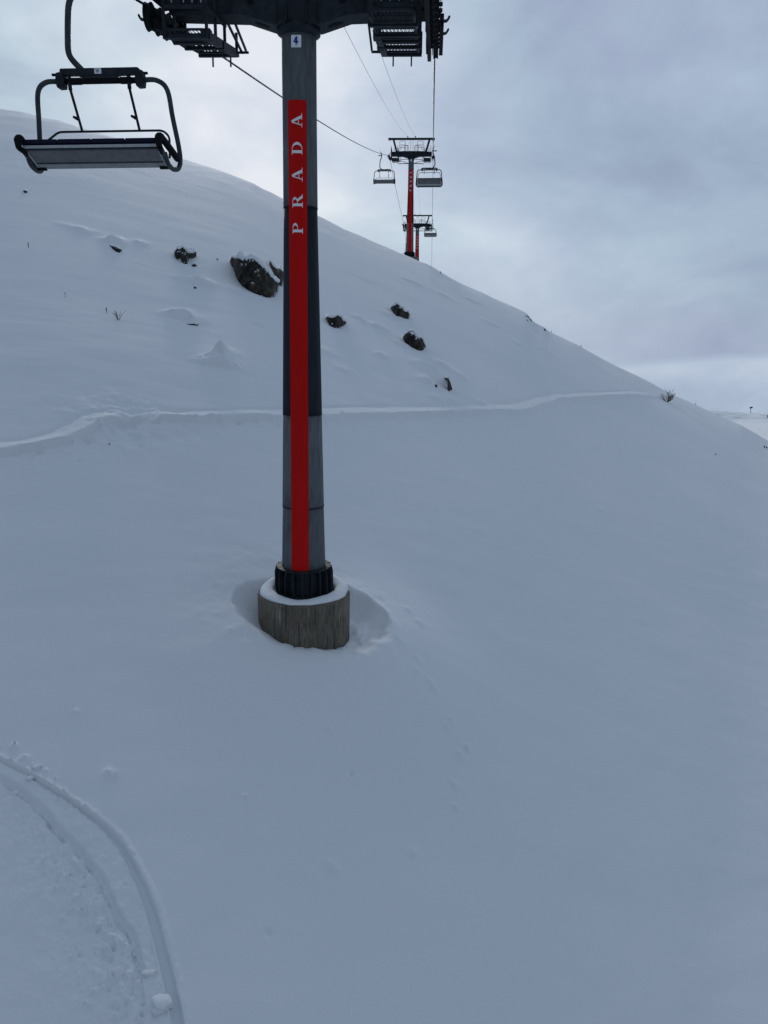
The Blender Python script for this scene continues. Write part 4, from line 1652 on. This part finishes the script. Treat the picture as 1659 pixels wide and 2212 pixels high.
# pale clear band under the cloud deck, low over the far side
zz_ = math_node('MULTIPLY_ADD', sep.outputs['X'], -.055, sep.outputs['Z'])
zz_ = math_node('MULTIPLY_ADD', math_node('SUBTRACT', n_small, .5), .030, zz_)
band_ = math_node('MULTIPLY', mapr(zz_, -.044, -.058, 0, 1), mapr(zz_, -.100, -.058, .15, 1))
band_ = math_node('MULTIPLY', band_, mapr(sep.outputs['X'], .20, .36, .0, 1))
v = math_node('MULTIPLY_ADD', band_, .26, v)
# unseen sky behind and overhead, dimmed to keep the snow slope dark
back = dotdir(math.radians(-10), math.radians(10))
bf = nt.nodes.new('ShaderNodeMapRange')
bf.inputs['From Min'].default_value = -.2
bf.inputs['From Max'].default_value = .75
bf.inputs['To Min'].default_value = .62
bf.inputs['To Max'].default_value = 1.0
nt.links.new(back, bf.inputs['Value'])
cr_ = nt.nodes.new('ShaderNodeValToRGB')
stops = [(0.0, (.235, .295, .425)), (.30, (.335, .415, .555)), (.55, (.43, .535, .665)), (.80, (.575, .68, .78)), (1.0, (.74, .81, .87))]
e = cr_.color_ramp.elements
while len(e) < len(stops):
    e.new(.5)
for i, (p_, c_) in enumerate(stops):
    e[i].position = p_
    e[i].color = (*c_, 1)
nt.links.new(v, cr_.inputs['Fac'])
tr = nt.nodes.new('ShaderNodeValToRGB')
tr.color_ramp.elements[0].position = .4
tr.color_ramp.elements[0].color = (.97, 1.0, .995, 1)
tr.color_ramp.elements[1].position = .62
tr.color_ramp.elements[1].color = (1.025, .99, 1.02, 1)
nt.links.new(n_tint, tr.inputs['Fac'])
mx = nt.nodes.new('ShaderNodeMixRGB')
mx.blend_type = 'MULTIPLY'
mx.inputs['Fac'].default_value = 1
nt.links.new(cr_.outputs['Color'], mx.inputs['Color1'])
nt.links.new(tr.outputs['Color'], mx.inputs['Color2'])
bg1 = nt.nodes.new('ShaderNodeBackground')
nt.links.new(mx.outputs['Color'], bg1.inputs['Color'])
nt.links.new(bf.outputs['Result'], bg1.inputs['Strength'])
ms = nt.nodes.new('ShaderNodeMixShader')
ms.inputs['Fac'].default_value = .95
nt.links.new(bg0.outputs['Background'], ms.inputs[1])
nt.links.new(bg1.outputs['Background'], ms.inputs[2])
nt.links.new(ms.outputs['Shader'], out.inputs['Surface'])

sd = bpy.data.lights.new('sun', 'SUN')
sd.energy = 2.0
sd.angle = math.radians(14)
sd.color = (1, .97, .93)
sun = bpy.data.objects.new('sun', sd)
COL.objects.link(sun)
d = Vector((math.sin(SUN_AZ) * math.cos(SUN_EL), math.cos(SUN_AZ) * math.cos(SUN_EL), math.sin(SUN_EL)))
sun.rotation_euler = d.to_track_quat('Z', 'Y').to_euler()
sun.location = (0, 0, 60)

scene.view_settings.view_transform = 'Standard'
scene.view_settings.look = 'None'
scene.view_settings.exposure = 0
scene.view_settings.gamma = 1
scene.render.resolution_x = 768
scene.render.resolution_y = 1024
